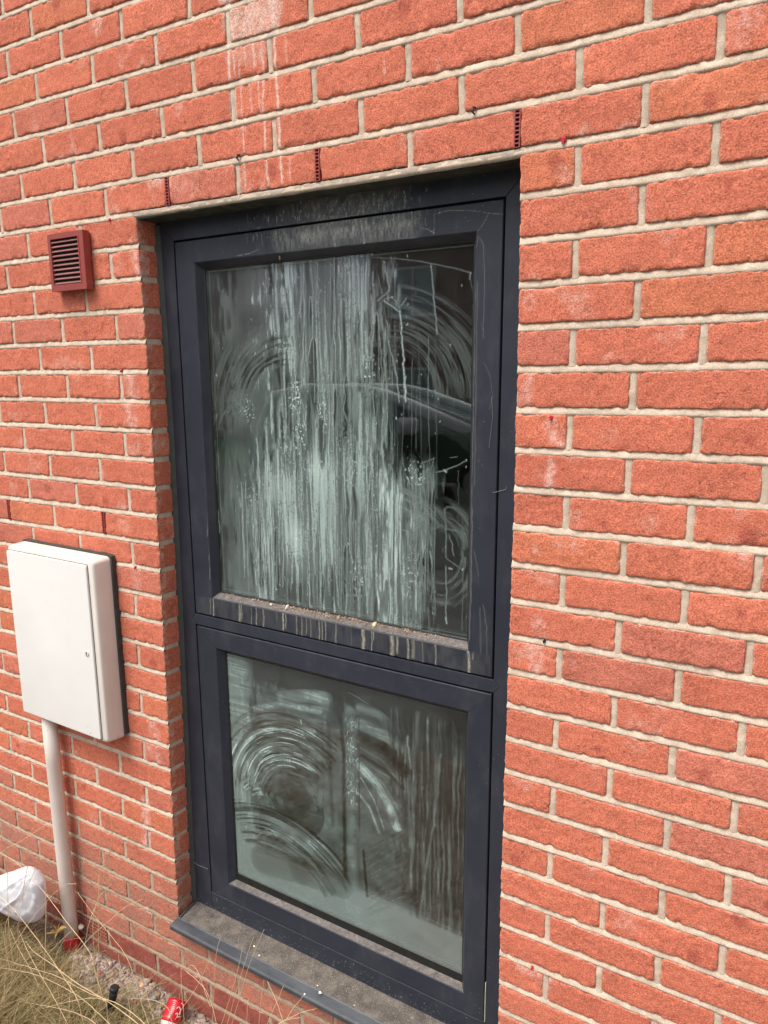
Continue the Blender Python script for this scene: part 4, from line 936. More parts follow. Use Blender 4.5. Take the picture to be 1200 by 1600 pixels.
def on_ledge(u, v):
    p = at(u, v, .076); return (p[0], .076, I1[2]+(G1[2]-I1[2])*.6+.001)
flake(on_ledge(585, 974), .0065, .011, (.72, .55, .33), 'largest tan flake standing on the upper sash ledge', 'flake', 'dirt_flake', .9, 'flakes on the sash ledge', 1)
flake(on_ledge(448, 941), .0030, .012, (.80, .72, .58), 'narrow cream flake leaning upright against the upper pane', 'flake', 'dirt_flake', .9, 'flakes on the sash ledge', 2)
flake(on_ledge(423, 940), .0042, .0055, (.80, .74, .55), 'small yellowish crumb left of the narrow cream flake', 'flake', 'dirt_flake', .9, 'flakes on the sash ledge', 3)
pz = at(459-59, 386, .080)
hp = at(437, 406, .075); b = MB(); b.tube([hp, (hp[0]+.002, .073, hp[2]+.010), (hp[0]+.010, .071, hp[2]+.016), (hp[0]+.012, .070, hp[2]+.013)], [.0012, .0022, .0018, .0006], 6)
tag(b.build('dead_leaf', plain('dry_leaf_bit', (.60, .46, .26), .8, .2, 200), None, True, tuple(hp)), 'curled scrap of dry leaf stuck under the window head', 'leaf')
SL = [((397, 1479), 6, (.78, .70, .56), 'flat cream chip near the left end of the sill'), ((405, 1493), 5, (.80, .72, .62), 'pinkish white chip just below the flat cream one'), ((344, 1438), 4.5, (.70, .55, .46), 'small pinkish crumb at the left end of the sill'),
      ((487, 1518), 6, (.78, .60, .32), 'orange-yellow chip halfway along the sill'), ((507, 1527), 6, (.86, .84, .78), 'white chip right of the orange-yellow one'), ((523, 1529), 6.5, (.88, .86, .82), 'brightest white chip of the middle cluster on the sill'),
      ((500, 1551), 7.5, (.80, .76, .60), 'largest cream pebble on the sill, near the front edge'), ((496, 1540), 3.2, (.84, .82, .78), 'small white chip above the largest pebble'), ((476, 1554), 5, (.84, .84, .84), 'white chip sitting on the bare front nose of the sill'),
      ((551, 1541), 3.4, (.82, .80, .74), 'small white crumb right of the middle cluster'), ((590, 1562), 3.4, (.80, .76, .70), 'small pale crumb towards the right of the sill'), ((605, 1574), 4.5, (.86, .82, .74), 'pale chip at the right where the sill leaves the picture'), ((554, 1571), 3.2, (.74, .70, .66), 'dull grey-white crumb near the front right of the sill')]
for k, ((u, v), s_, c, lab) in enumerate(SL):
    zz = -1.9745 if k != 8 else -1.9865
    p = at_z(u, v, zz); flake((p[0], p[1], zz-.0006-.0 if k != 8 else zz+.0008), s_*.0008, s_*.0010, c, lab, 'stone chip', 'stone_chip', .1, 'chips lying on the sill', 20+k)
mb = MB()
for k in range(2600):
    x = random.uniform(.0, 1.0) if random.random() < .5 else random.gauss(.48, .13); y = random.uniform(.003, .062)
    if not 0 < x < 1.02: continue
    z = -1.9765+(y+.001)*.165; sh = random.random(); col = (.16+.34*sh, .14+.28*sh, .10+.20*sh, 1)
    crumb(mb, (x, y, z), random.uniform(.0004, .0011), col)
tag(mb.build('grit', M_TINT), 'fine sandy grit scattered over the window sill', 'grit', kind='stuff')

# ------------------------------------------------------------ weep vents in the perpends
M_WEEP = plain('weep_plastic', (.34, .060, .050), .5, .2, 80)
M_VOID = plain('dark_void', (.010, .006, .006), .9, .1)
def weep(x, k, label):
    zt, zb = z_row(k); d = unev(x, (zt+zb)/2); x = x+float(d[0]); zt += float(d[1])-.001; zb += float(d[1])+.001
    t = thing('weep_vent', label, 'vent', (x, 0, zb), 'plastic weep vents in the mortar joints')
    b = MB(); b.box(x-.0062, x+.0062, .0035, .006, zb, zt).build('backing', M_VOID, t)
    w = .0060; b = MB()
    b.box(x-w, x-w+.0021, -.0012, .004, zb, zt).box(x+w-.0021, x+w, -.0012, .004, zb, zt)
    n = 9; h = (zt-zb)/n
    for i in range(n+1): b.box(x-w+.0021, x+w-.0021, -.0008, .004, max(zb, zb+i*h-.0011), min(zt, zb+i*h+.0011))
    b.build('grille', M_WEEP, t)
weep(WIN-.005, 0, 'slim red weep vent at the top right corner of the window'); weep(WIN-.455, 0, 'slim dark weep vent above the middle of the window'); weep(WIN-.905, 0, 'slim weep vent above the top left corner of the window')
weep(-.22, 11, 'weep vent in the wall just above the white cabinet'); weep(-.67, 11, 'weep vent at the left edge, higher than the white cabinet')
def weep_low():
    weep(-.445, 29, 'low dusty weep vent right of the pipe above the air brick')
weep_low()

# little plastic plugs pressed into the mortar
M_RED = plain('red_plastic', (.55, .02, .04), .4, .1); M_BLK = plain('black_plastic', (.015, .015, .018), .35, .2)
PL = [(880, 218, M_RED, 'red plug in the mortar right of the window top corner', .0048), (861, 652, M_RED, 'red plug in the mortar right of the upper pane', .0038), (189, 579, M_RED, 'red plug in the mortar left of the window, between louvre and cabinet', .0036),
      (211, 886, M_RED, 'red plug in the mortar right of the cabinet top', .0036), (171, 343, M_RED, 'dark red plug above the louvre vent', .0034), (831, 1512, M_RED, 'red plug in the wall right of the window bottom', .0034),
      (373, 247, M_BLK, 'black bent plug above the left part of the window head', .005), (741, 174, M_BLK, 'black hooked plug above the right part of the window head', .005), (850, 1002, M_BLK, 'tiny black plug in the mortar right of the transom', .0028)]
for i, (u, v, mm, lab, r_) in enumerate(PL):
    p = at(u, v, -.0015); b = MB(); 
    if mm is M_BLK and r_ > .004: b.tube([(p[0]+.004, .006, p[2]+.007), (p[0]-.001, -.004, p[2]+.006), (p[0]-.003, -.005, p[2]), (p[0]+.002, -.004, p[2]-.006)], [.0018, .0022, .0022, .0016], 8)
    else: b.tube([(p[0], .006, p[2]), (p[0], -.0015, p[2]), (p[0]+.0006, -.003, p[2])], [r_, r_, r_*.6], 9); b.box(p[0]-r_*.4, p[0]+r_*.5, -.0045, -.002, p[2]-r_*1.3, p[2]-r_*.2)
    tag(b.build('wall_plug', mm, None, False, tuple(p)), lab, 'plug', 'small plugs in the mortar')

# ------------------------------------------------------------ louvred vent
def louvre():
    x0, x1, z0, z1, yf = -.3160, -.1690, -.1655, -.0205, -.026
    t = thing('louvre_vent', 'small terracotta red louvre vent on the wall above the white cabinet', 'vent cover', ((x0+x1)/2, 0, z0))
    mr = plain('vent_plastic', (.30, .055, .042), .45, .12, 20, .0003, 200); mr2 = plain('vent_slats', (.36, .15, .14), .5, .15, 30)
    b = MB(); w = .013
    def ring(r, d0): return r
    X0, X1, Z0, Z1 = x0, x1, z0, z1
    for (a0, a1, c0, c1) in [(X0, X1, Z0, Z0+w+.003), (X0, X1, Z1-w, Z1), (X0, X0+w-.002, Z0+w+.003, Z1-w), (X1-w-.008, X1, Z0+w+.003, Z1-w)]: b.box(a0, a1, yf, -.006, c0, c1)
    o = b.build('vent_frame', mr, t)
    b = MB(); b.box(X0+.006, X1-.004, -.0125, .004, Z0+.006, Z1-.004).build('vent_body', mr, t)
    b = MB(); b.box(X0+w-.002, X1-w-.008, -.0185, -.0176, Z0+w+.003, Z1-w).build('dark_recess', M_VOID, t)
    b = MB(); b.box(X1-w-.0080, X1-w-.0055, yf-.0012, yf+.001, Z0+w+.003, Z1-w); b.build('inner_lip', plain('vent_lip', (.42, .05, .05), .4), t)
    n = 10; zz0, zz1 = Z0+w+.003, Z1-w; h = (zz1-zz0)/n
    for i in range(n):
        z = zz0+i*h+.0012; b = MB()
        b.loft([[(xx, yf+.002, z), (xx, yf+.001, z+.0016), (xx, -.0175, z+h*.62), (xx, -.0175, z+h*.62-.0016)] for xx in (X0+w-.002, X1-w-.008)])
        b.build('slat', mr2, t)
louvre()

# ------------------------------------------------------------ white meter cabinet with its pipe
def rrect(x0, x1, z0, z1, r, y, n=5):
    out = []
    for cx, cz, a in ((x1-r, z1-r, 0), (x0+r, z1-r, 90), (x0+r, z0+r, 180), (x1-r, z0+r, 270)):
        for i in range(n+1): q = math.radians(a+90*i/n); out.append((cx+r*math.cos(q), y, cz+r*math.sin(q)))
    return out
def cabinet():
    x0, x1, z0, z1 = -.588, -.183, -1.434, -.890
    t = thing('meter_cabinet', 'white plastic meter cabinet with closed door on the brick wall', 'meter box', ((x0+x1)/2, 0, z0))
    mw_ = plain('aged_white_plastic', (.74, .68, .62), .45, .05, 5, .0003, 90)
    m, tt, p = mat('cabinet_side'); c = coords(tt)
    base = ramp(tt, noise(tt, c, 6, 4), [(.35, (.70, .63, .56)), (.65, (.76, .70, .64))])
    g_ = ramp(tt, noise(tt, coords(tt, (1, 1, .35)), 38, 5, .7), [(.60, (0, 0, 0)), (.70, (.45, .45, .45))]); base = mix(tt, base, (.42, .32, .26), g_)
    L(tt, base, p.inputs['Base Color']); p.inputs['Roughness'].default_value = .5
    yf = -.068
    b = MB(); b.loft([rrect(x0-.004, x1+.004, z0-.004, z1+.004, .014, -.014), rrect(x0-.002, x1+.002, z0-.002, z1+.002, .014, -.050), rrect(x0, x1, z0, z1, .013, yf+.006), rrect(x0+.0015, x1-.0015, z0+.0015, z1-.0015, .0125, yf+.002), rrect(x0+.005, x1-.005, z0+.005, z1-.005, .011, yf)], False, True)
    cb = b.build('cabinet_body', m, t, True)
    md = plain('backing_foam', (.060, .052, .046), .9, .3, 60, .001, 150)
    rng2 = random.Random(4); b = MB(); r1 = rrect(x0-.004, x1+.010, z0+.006, z1+.009, .012, -.002, 5)
    # wavy edge on the right
    dense = []
    for i in range(len(r1)):
        a, c2 = r1[i], r1[(i+1) % len(r1)]; n = max(int(math.dist(a, c2)/.02), 1)
        for j in range(n): q = j/n; dense.append((a[0]+(c2[0]-a[0])*q+rng2.gauss(0, .0010), -.002, a[2]+(c2[2]-a[2])*q+rng2.gauss(0, .0008)))
    b.loft([[(x, .004, z) for x, y, z in dense], [(x, -.0145, z) for x, y, z in dense]]); b.build('backing_strip', md, t)
    mdn = plain('door_white', (.82, .80, .765), .45, .035, 7, .0002, 60)
    dx0, dx1, dz0, dz1 = x0+.0045, x1-.0245, z0+.008, z1-.013
    b = MB(); b.loft([rrect(dx0-.0018, dx1+.0018, dz0-.0018, dz1+.0018, .006, yf-.0003), rrect(dx0-.0018, dx1+.0018, dz0-.0018, dz1+.0018, .006, yf-.0010)], False, True); b.build('door_gap', plain('gap_shadow_line', (.09, .085, .08), .9), t)
    b = MB(); b.loft([rrect(dx0, dx1, dz0, dz1, .006, yf-.0008), rrect(dx0, dx1, dz0, dz1, .006, yf-.0050), rrect(dx0+.0008, dx1-.0008, dz0+.0008, dz1-.0008, .0055, yf-.0062), rrect(dx0+.003, dx1-.003, dz0+.003, dz1-.003, .005, yf-.0066)], False, True)
    dr = b.build('door', mdn, t, True)
    for o in (dr,): 
        es = o.modifiers.new('split', 'EDGE_SPLIT'); es.split_angle = math.radians(35)
    lp = at(136, 1021, yf-.007); b = MB()
    b.tube([(lp[0], yf-.006, lp[2]), (lp[0], yf-.0085, lp[2]), (lp[0], yf-.0090, lp[2])], [.0085, .0085, .0070], 18); lk = b.build('lock', plain('lock_plastic', (.74, .73, .70), .4), dr, True)
    b = MB(); b.box(lp[0]-.0012, lp[0]+.0012, yf-.0100, yf-.0088, lp[2]-.005, lp[2]+.005); b.box(lp[0]-.0035, lp[0]+.0035, yf-.0098, yf-.0087, lp[2]+.0005, lp[2]+.003); b.build('key_slot', plain('slot_dark', (.10, .10, .10), .6), dr)
    mp_ = at(139, 1140, yf-.007); b = MB()
    for a0 in range(4):
        q = math.radians(90*a0+20); q2 = q+math.radians(50)
        b.tube([(mp_[0]+.010*math.cos(q+(q2-q)*s_/5), yf-.0068, mp_[2]+.013*math.sin(q+(q2-q)*s_/5)) for s_ in range(6)], .0006, 4)
    b.build('moulded_mark', plain('mark_grey', (.58, .57, .55), .5), dr)
cabinet()
def pipe():
    px, py = -.512, -.036
    t = thing('service_pipe', 'pale plastic service pipe running from the cabinet into the ground', 'pipe', (px, py, -2.3))
    m, tt, p = mat('pipe_plastic'); c = coords(tt)
    base = ramp(tt, noise(tt, c, 8, 4), [(.35, (.66, .57, .51)), (.65, (.73, .65, .59))])
    v = N(tt, 'ShaderNodeTexVoronoi', Scale=38); L(tt, c, v.inputs['Vector'])
    base = mix(tt, base, (.30, .24, .19), ramp(tt, v.outputs['Distance'], [(.05, (.7, .7, .7)), (.11, (0, 0, 0))]))
    L(tt, base, p.inputs['Base Color']); p.inputs['Roughness'].default_value = .55
    b = MB(); zs = [-1.425, -1.6, -1.8, -2.0, -2.15, -2.25]
    b.tube([(px+.004*i/5, py, z) for i, z in enumerate(zs)], .0228, 28); b.build('pipe_run', m, t, True)
    b = MB(); b.tube([(px+.004, py, -2.228), (px+.004, py, -2.232), (px+.005, py-.001, -2.262), (px+.006, py-.001, -2.30)], [.0262, .0285, .0285, .0285], 28); b.build('collar', plain('red_collar', (.42, .015, .025), .45, .2, 40), t, True)
pipe()

# ------------------------------------------------------------ air brick
def airbrick():
    k = 30; zt, zb = z_row(k); x0 = -.5525; x1 = x0+.215
    d = unev((x0+x1)/2, (zt+zb)/2); x0 += float(d[0]); x1 += float(d[0]); zt += float(d[1]); zb += float(d[1])
    t = thing('air_brick', 'terracotta air brick with rows of square holes beside the pipe foot', 'air brick', (x0, 0, zb))
    mt = plain('terracotta', (.36, .12, .085), .85, .2, 60, .0008, 200)
    b = MB(); b.box(x0, x1, .010, .05, zb, zt).build('dark_core', M_VOID, t)
    b = MB(); rows, cols = 5, 20; h = (zt-zb)/rows; w = (x1-x0)/cols
    for i in range(rows+1): b.box(x0, x1, 0, .0095, max(zb, zb+i*h-.0024), min(zt, zb+i*h+.0024))
    for i in range(rows):
        for j in range(cols+1): b.box(max(x0, x0+j*w-.0020), min(x1, x0+j*w+.0020), .0008, .0092, zb+i*h+.0024, zb+(i+1)*h-.0024)
    b.build('grille_face', mt, t)
airbrick()

# ------------------------------------------------------------ ground, path, drive
GZ = -2.29
def gh(x, y):
    P = np.stack([np.atleast_1d(x), np.atleast_1d(y), 0*np.atleast_1d(x)], -1).astype(float)
    h = .012*fbm(P, 5, 1, 3)+.006*fbm(P, 22, 2, 3)
    strip = np.exp(-((P[:, 1]+.055)/.045)**2)*sstep(-.55, -.40, P[:, 0])*(.020+.014*fbm(P, 28, 3, 3))
    return GZ+h*sstep(-3, -1, P[:, 1])+strip
m, t, p = mat('soil'); c = coords(t)
L(t, ramp(t, noise(t, c, 40, 6, .7), [(.3, (.10, .078, .058)), (.5, (.20, .155, .125)), (.7, (.31, .25, .215))]), p.inputs['Base Color']); p.inputs['Roughness'].default_value = 1
L(t, bump(t, noise(t, c, 120, 5), .004), p.inputs['Normal']); M_SOIL = m
xs = np.concatenate([np.linspace(-60, -2.1, 20), np.linspace(-2, 3.4, 400), np.linspace(3.6, 60, 20)]); ys = np.concatenate([np.linspace(-1.6, -.0, 170), [.10]])
X, Y = np.meshgrid(xs, ys); Zz = gh(X.ravel(), Y.ravel()); P = np.stack([X.ravel(), Y.ravel(), Zz], -1); n = len(xs)
i = (np.arange(len(ys)-1)[:, None]*n+np.arange(n-1)[None]).ravel()
tag(obj('ground', P, np.stack([i, i+1, i+1+n, i+n], -1), M_SOIL, None, True), kind='structure')
mg = plain('tarmac', (.055, .055, .056), .9, .25, 3, .003, 150); mgr = plain('lawn_turf', (.06, .10, .03), .95, .3, 2, .01, 80)
b = MB(); b.add([(-900, -5, GZ-.06), (900, -5, GZ-.06), (900, -11.5, GZ-.06), (-900, -11.5, GZ-.06)], [(0, 3, 2, 1)]); tag(b.build('road', mg), kind='structure')
b = MB(); b.box(-60, 60, -5.0, -1.605, GZ-.3, GZ-.012); tag(b.build('pavement', plain('paving', (.13, .125, .115), .9, .15, 4, .002, 90)), kind='structure')
b = MB(); b.add([(-900, -11.5, GZ-.07), (900, -11.5, GZ-.07), (900, -900, GZ-.07), (-900, -900, GZ-.07)], [(0, 3, 2, 1)]); b.add([(-900, .32, GZ-.07), (900, .32, GZ-.07), (900, 900, GZ-.07), (-900, 900, GZ-.07)], [(0, 1, 2, 3)]); tag(b.build('lawn', mgr), kind='structure')

# rubble of spilt mortar along the wall foot
def rubble():
    VV, FF, CC = [], [], []; n = 0
    bm = bmesh.new(); bmesh.ops.create_icosphere(bm, subdivisions=2, radius=1); bv = np.array([v.co[:] for v in bm.verts]); bf = np.array([[v.index for v in f.verts] for f in bm.faces]); bm.free()
    r = np.random.default_rng(5)
    for k in range(3200):
        x = r.uniform(-.46, .30) if r.random() < .7 else r.uniform(-1.2, .9); y = -.012-abs(r.normal(.04, .035))
        if y < -.20: continue
        s_ = r.uniform(.0025, .0062) if r.random() < .96 else r.uniform(.007, .012)
        c = np.array([x, y, float(gh(x, y)[0])+s_*.25])
        P = bv*s_*np.array([r.uniform(.7, 1.4), r.uniform(.7, 1.3), r.uniform(.5, .9)]); P = P*(1+.42*vn(bv+k, 2.1, 3)[:, None])
        q = r.uniform(0, 6.28); R_ = np.array([[math.cos(q), -math.sin(q), 0], [math.sin(q), math.cos(q), 0], [0, 0, 1]]); P = P@R_.T+c
        g_ = r.uniform(.6, 1.2); col = np.array([.46, .365, .335])*g_ if r.random() < .8 else np.array([.40, .30, .20])*g_
        VV.append(P); FF.append(bf+n); n += len(P); CC.append(np.tile([*col, 1], (len(P), 1)))
    tag(obj('mortar_rubble', np.concatenate(VV), np.concatenate(FF), M_TINT, None, False, np.concatenate(CC)), 'pinkish grey rubble of spilt mortar along the wall foot', 'rubble', kind='stuff')
rubble()

# ------------------------------------------------------------ dry grass
def blades(spec, name, lab, cat):
    """spec rows: base(3), tip direction(3), length, width, bend(3), colour(3)"""
    base, d, ln, w, bend, col = spec; n = len(base); K = 6
    t = np.linspace(0, 1, K)[None, :, None]
    C_ = base[:, None]+d[:, None]*ln[:, None, None]*t+bend[:, None]*ln[:, None, None]*t**2
    side = np.cross(d, [0.3, -.8, .5]); side /= np.linalg.norm(side, axis=1)[:, None]+1e-9
    wd = (w[:, None, None]*(1-t*.8))
    Lf, Rt_ = C_-side[:, None]*wd, C_+side[:, None]*wd
    V = np.stack([Lf, Rt_], 2).reshape(-1, 3)
    b_ = np.arange(n)[:, None]*K*2+np.arange(K-1)[None]*2; b_ = b_.ravel(); Fq = np.stack([b_, b_+1, b_+3, b_+2], -1)
    cc = np.repeat(np.concatenate([col, np.ones((n, 1))], 1), K*2, 0)
    return tag(obj(name, V, Fq, M_GRASS, None, False, cc), lab, cat, kind='stuff')
m, t, p = mat('dry_grass_blade'); a_ = N(t, 'ShaderNodeAttribute', _attribute_name='tint'); L(t, a_.outputs['Color'], p.inputs['Base Color']); p.inputs['Roughness'].default_value = .7; p.inputs['Specular IOR Level'].default_value = .25
tl = N(t, 'ShaderNodeBsdfTranslucent'); L(t, a_.outputs['Color'], tl.inputs[0]); ms = N(t, 'ShaderNodeMixShader'); ms.inputs[0].default_value = .3
L(t, p.outputs[0], ms.inputs[1]); L(t, tl.outputs[0], ms.inputs[2]); L(t, ms.outputs[0], t.nodes['Material Output'].inputs[0]); M_GRASS = m
def thatch():
    r = np.random.default_rng(9); N1 = 42000
    x = np.concatenate([r.uniform(-1.5, .15, N1), r.uniform(-4, 3.5, 16000)]); y = np.concatenate([-.09-r.random(N1)**.8*.75, r.uniform(-1.55, -.25, 16000)])
    edge = -.055-.11*sstep(-.52, -.38, x)+.05*sstep(-.16, -.02, x)+.05*vn(np.stack([x, 0*x, 0*x], -1), 6, 2)
    keep = y < edge; x, y = x[keep], y[keep]; n = len(x)
    z = gh(x, y)-.004
    th = r.uniform(0, 2*np.pi, n); lean = np.abs(r.normal(.9, .45, n)); d = np.stack([np.cos(th)*lean, np.sin(th)*lean, np.ones(n)], -1); d /= np.linalg.norm(d, axis=1)[:, None]
    ln = r.uniform(.05, .19, n); ln *= 1+.3*vn(np.stack([x, y, 0*x], -1), 5, 6)
    bend = np.stack([np.cos(th+r.normal(0, .8, n))*.5, np.sin(th)*.5, -.55*r.random(n)-.1], -1)
    near = sstep(0, .06, edge[keep]-y) if False else 1
    w = r.uniform(.0006, .0014, n)
    q = r.random(n)[:, None]; col = np.array([.42, .325, .165])*q+np.array([.20, .165, .065])*(1-q)
    gm = (sstep(.1, .5, vn(np.stack([x, y, 0*x], -1), 7, 8))*(r.random(n) < .55))[:, None]; col = col*(1-gm*.8)+np.array([.15, .185, .045])*gm*.8
    br = (r.random(n) < .12)[:, None]; col = np.where(br, np.array([.62, .50, .30]), col)
    dk = (r.random(n) < .10)[:, None]; col = np.where(dk, np.array([.20, .12, .06]), col)
    blades((np.stack([x, y, z], -1), d, ln, w, bend, col), 'dry_grass', 'matted dry yellow grass growing along the wall', 'grass')
thatch()
def stalks():
    mb = MB(); r = random.Random(3)
    T = [([(413, 1452), (390, 1508), (362, 1600), (350, 1640)], -.075), ([(396, 1464), (378, 1520), (355, 1600), (342, 1640)], -.08), ([(378, 1485), (368, 1530), (346, 1600), (335, 1640)], -.07), ([(344, 1466), (337, 1500), (333, 1580), (330, 1640)], -.06),
         ([(283, 1495), (283, 1530), (285, 1562)], -.05), ([(292, 1518), (322, 1548), (336, 1590), (345, 1640)], -.09), ([(330, 1497), (305, 1545), (285, 1575), (270, 1600)], -.06), ([(412, 1532), (407, 1570), (403, 1640)], -.06), ([(417, 1533), (432, 1565), (446, 1610)], -.07),
         ([(443, 1540), (430, 1572), (415, 1610)], -.06), ([(389, 1561), (386, 1580), (384, 1640)], -.05), ([(476, 1555), (455, 1580), (425, 1625)], -.09), ([(495, 1575), (462, 1586), (436, 1600), (420, 1625)], -.08), ([(470, 1590), (448, 1594), (430, 1606)], -.07),
         ([(167, 1266), (173, 1275), (175, 1295), (172, 1330), (155, 1400), (140, 1440), (131, 1490)], -.045), ([(155, 1295), (156, 1330), (155, 1360), (154, 1420), (154, 1492)], -.035), ([(121, 1394), (145, 1428), (170, 1458), (200, 1500), (222, 1570), (236, 1610)], -.10), ([(224, 1405), (195, 1418), (170, 1440), (140, 1466), (90, 1520), (70, 1545)], -.12),
         ([(0, 1331), (35, 1356), (72, 1398), (100, 1435), (140, 1488)], -.16), ([(23, 1301), (13, 1332), (12, 1380), (14, 1450), (20, 1500)], -.18), ([(70, 1290), (35, 1313), (0, 1333)], -.10), ([(120, 1380), (98, 1385), (70, 1412), (40, 1450), (10, 1495), (-10, 1530)], -.17),
         ([(70, 1380), (72, 1430), (70, 1500), (66, 1560), (65, 1620)], -.20), ([(40, 1470), (52, 1486), (80, 1506), (120, 1536), (170, 1566), (215, 1600)], -.22), ([(0, 1498), (40, 1510), (90, 1526), (140, 1552), (190, 1572), (230, 1604)], -.24), ([(0, 1512), (60, 1524), (120, 1555), (150, 1580), (175, 1605)], -.26),
         ([(0, 1560), (50, 1568), (110, 1580), (150, 1600)], -.27), ([(15, 1450), (30, 1484), (60, 1540), (75, 1610)], -.2), ([(45, 1345), (38, 1380), (33, 1420), (28, 1450)], -.20), ([(60, 1340), (50, 1370), (30, 1410), (10, 1440)], -.22), ([(0, 1400), (25, 1425), (60, 1470), (95, 1520), (120, 1560)], -.2),
         ([(175, 1380), (160, 1395), (150, 1415), (145, 1440)], -.04), ([(178, 1560), (205, 1560), (240, 1563), (262, 1575)], -.12), ([(222, 1510), (226, 1540), (234, 1570), (242, 1600)], -.08), ([(185, 1492), (188, 1510), (200, 1540)], -.06), ([(116, 1450), (90, 1475), (40, 1530), (0, 1580)], -.2), ([(30, 1455), (50, 1500), (85, 1560), (110, 1610)], -.24),
         ([(10, 1600), (50, 1582), (105, 1566), (160, 1561)], -.25), ([(5, 1455), (12, 1500), (28, 1560), (34, 1610)], -.22), ([(290, 1516), (300, 1508), (310, 1520)], -.05), ([(200, 1560), (203, 1585), (195, 1610)], -.14)]
    for k, (pts, Y) in enumerate(T):
        P = []; 
        for j, (u, v) in enumerate(pts): P.append(Vector(at(u, v, Y-.012*j*(1 if v > 1400 else .4))))
        # carry the stalk down to the soil
        last = P[-1]; 
        if last.z > GZ+.01:
            dd = (P[-1]-P[-2]).normalized(); q = last.copy()
            for s_ in range(3): q = q+Vector((dd.x*.3, dd.y*.2, -abs(dd.z)-.4))*min(.06, max(q.z-GZ, .01)*.5); P.append(q.copy())
        # smooth resample
        Q = []
        for a in range(len(P)-1):
            p0, p1, p2, p3 = P[max(a-1, 0)], P[a], P[a+1], P[min(a+2, len(P)-1)]
            for s_ in range(5):
                t_ = s_/5; Q.append(.5*((2*p1)+(p2-p0)*t_+(2*p0-5*p1+4*p2-p3)*t_*t_+(3*p1-p0-3*p2+p3)*t_**3))
        Q.append(P[-1]); g_ = r.uniform(.85, 1.1)
        Q = [q_+Vector((r.gauss(0, .0006), 0, r.gauss(0, .0006))) for q_ in Q]
        rad = [(.00058+.00048*min(1, i/len(Q)*1.6))*r.uniform(.85, 1.2) for i in range(len(Q))]
        mb.tube(Q, rad, 5, col=(.80*g_, .63*g_, .40*g_, 1))
    # more loose stalks in the mat
    for k in range(420):
        x = r.uniform(-1.3, .1); y = r.uniform(-.55, -.12); z = float(gh(x, y)[0]); q = r.uniform(0, 6.28); ln = r.uniform(.12, .34); el = r.uniform(.1, .9)
        dx, dy = math.cos(q), math.sin(q)
        if y+dy*ln > -.03: dy = -dy
        Q = [Vector((x+dx*ln*s_*math.cos(el), y+dy*ln*s_*math.cos(el), z+.02+ln*math.sin(el)*s_*(1-.35*s_))) for s_ in [i/8 for i in range(9)]]
        g_ = r.uniform(.7, 1.05); mb.tube(Q, [.0008*(1-.6*i/8) for i in range(9)], 4, col=(.62*g_, .49*g_, .27*g_, 1))
    tag(mb.build('grass_stalks', M_GRASS), 'long thin straw stalks standing and lying in front of the wall', 'grass stalks', kind='stuff')
stalks()

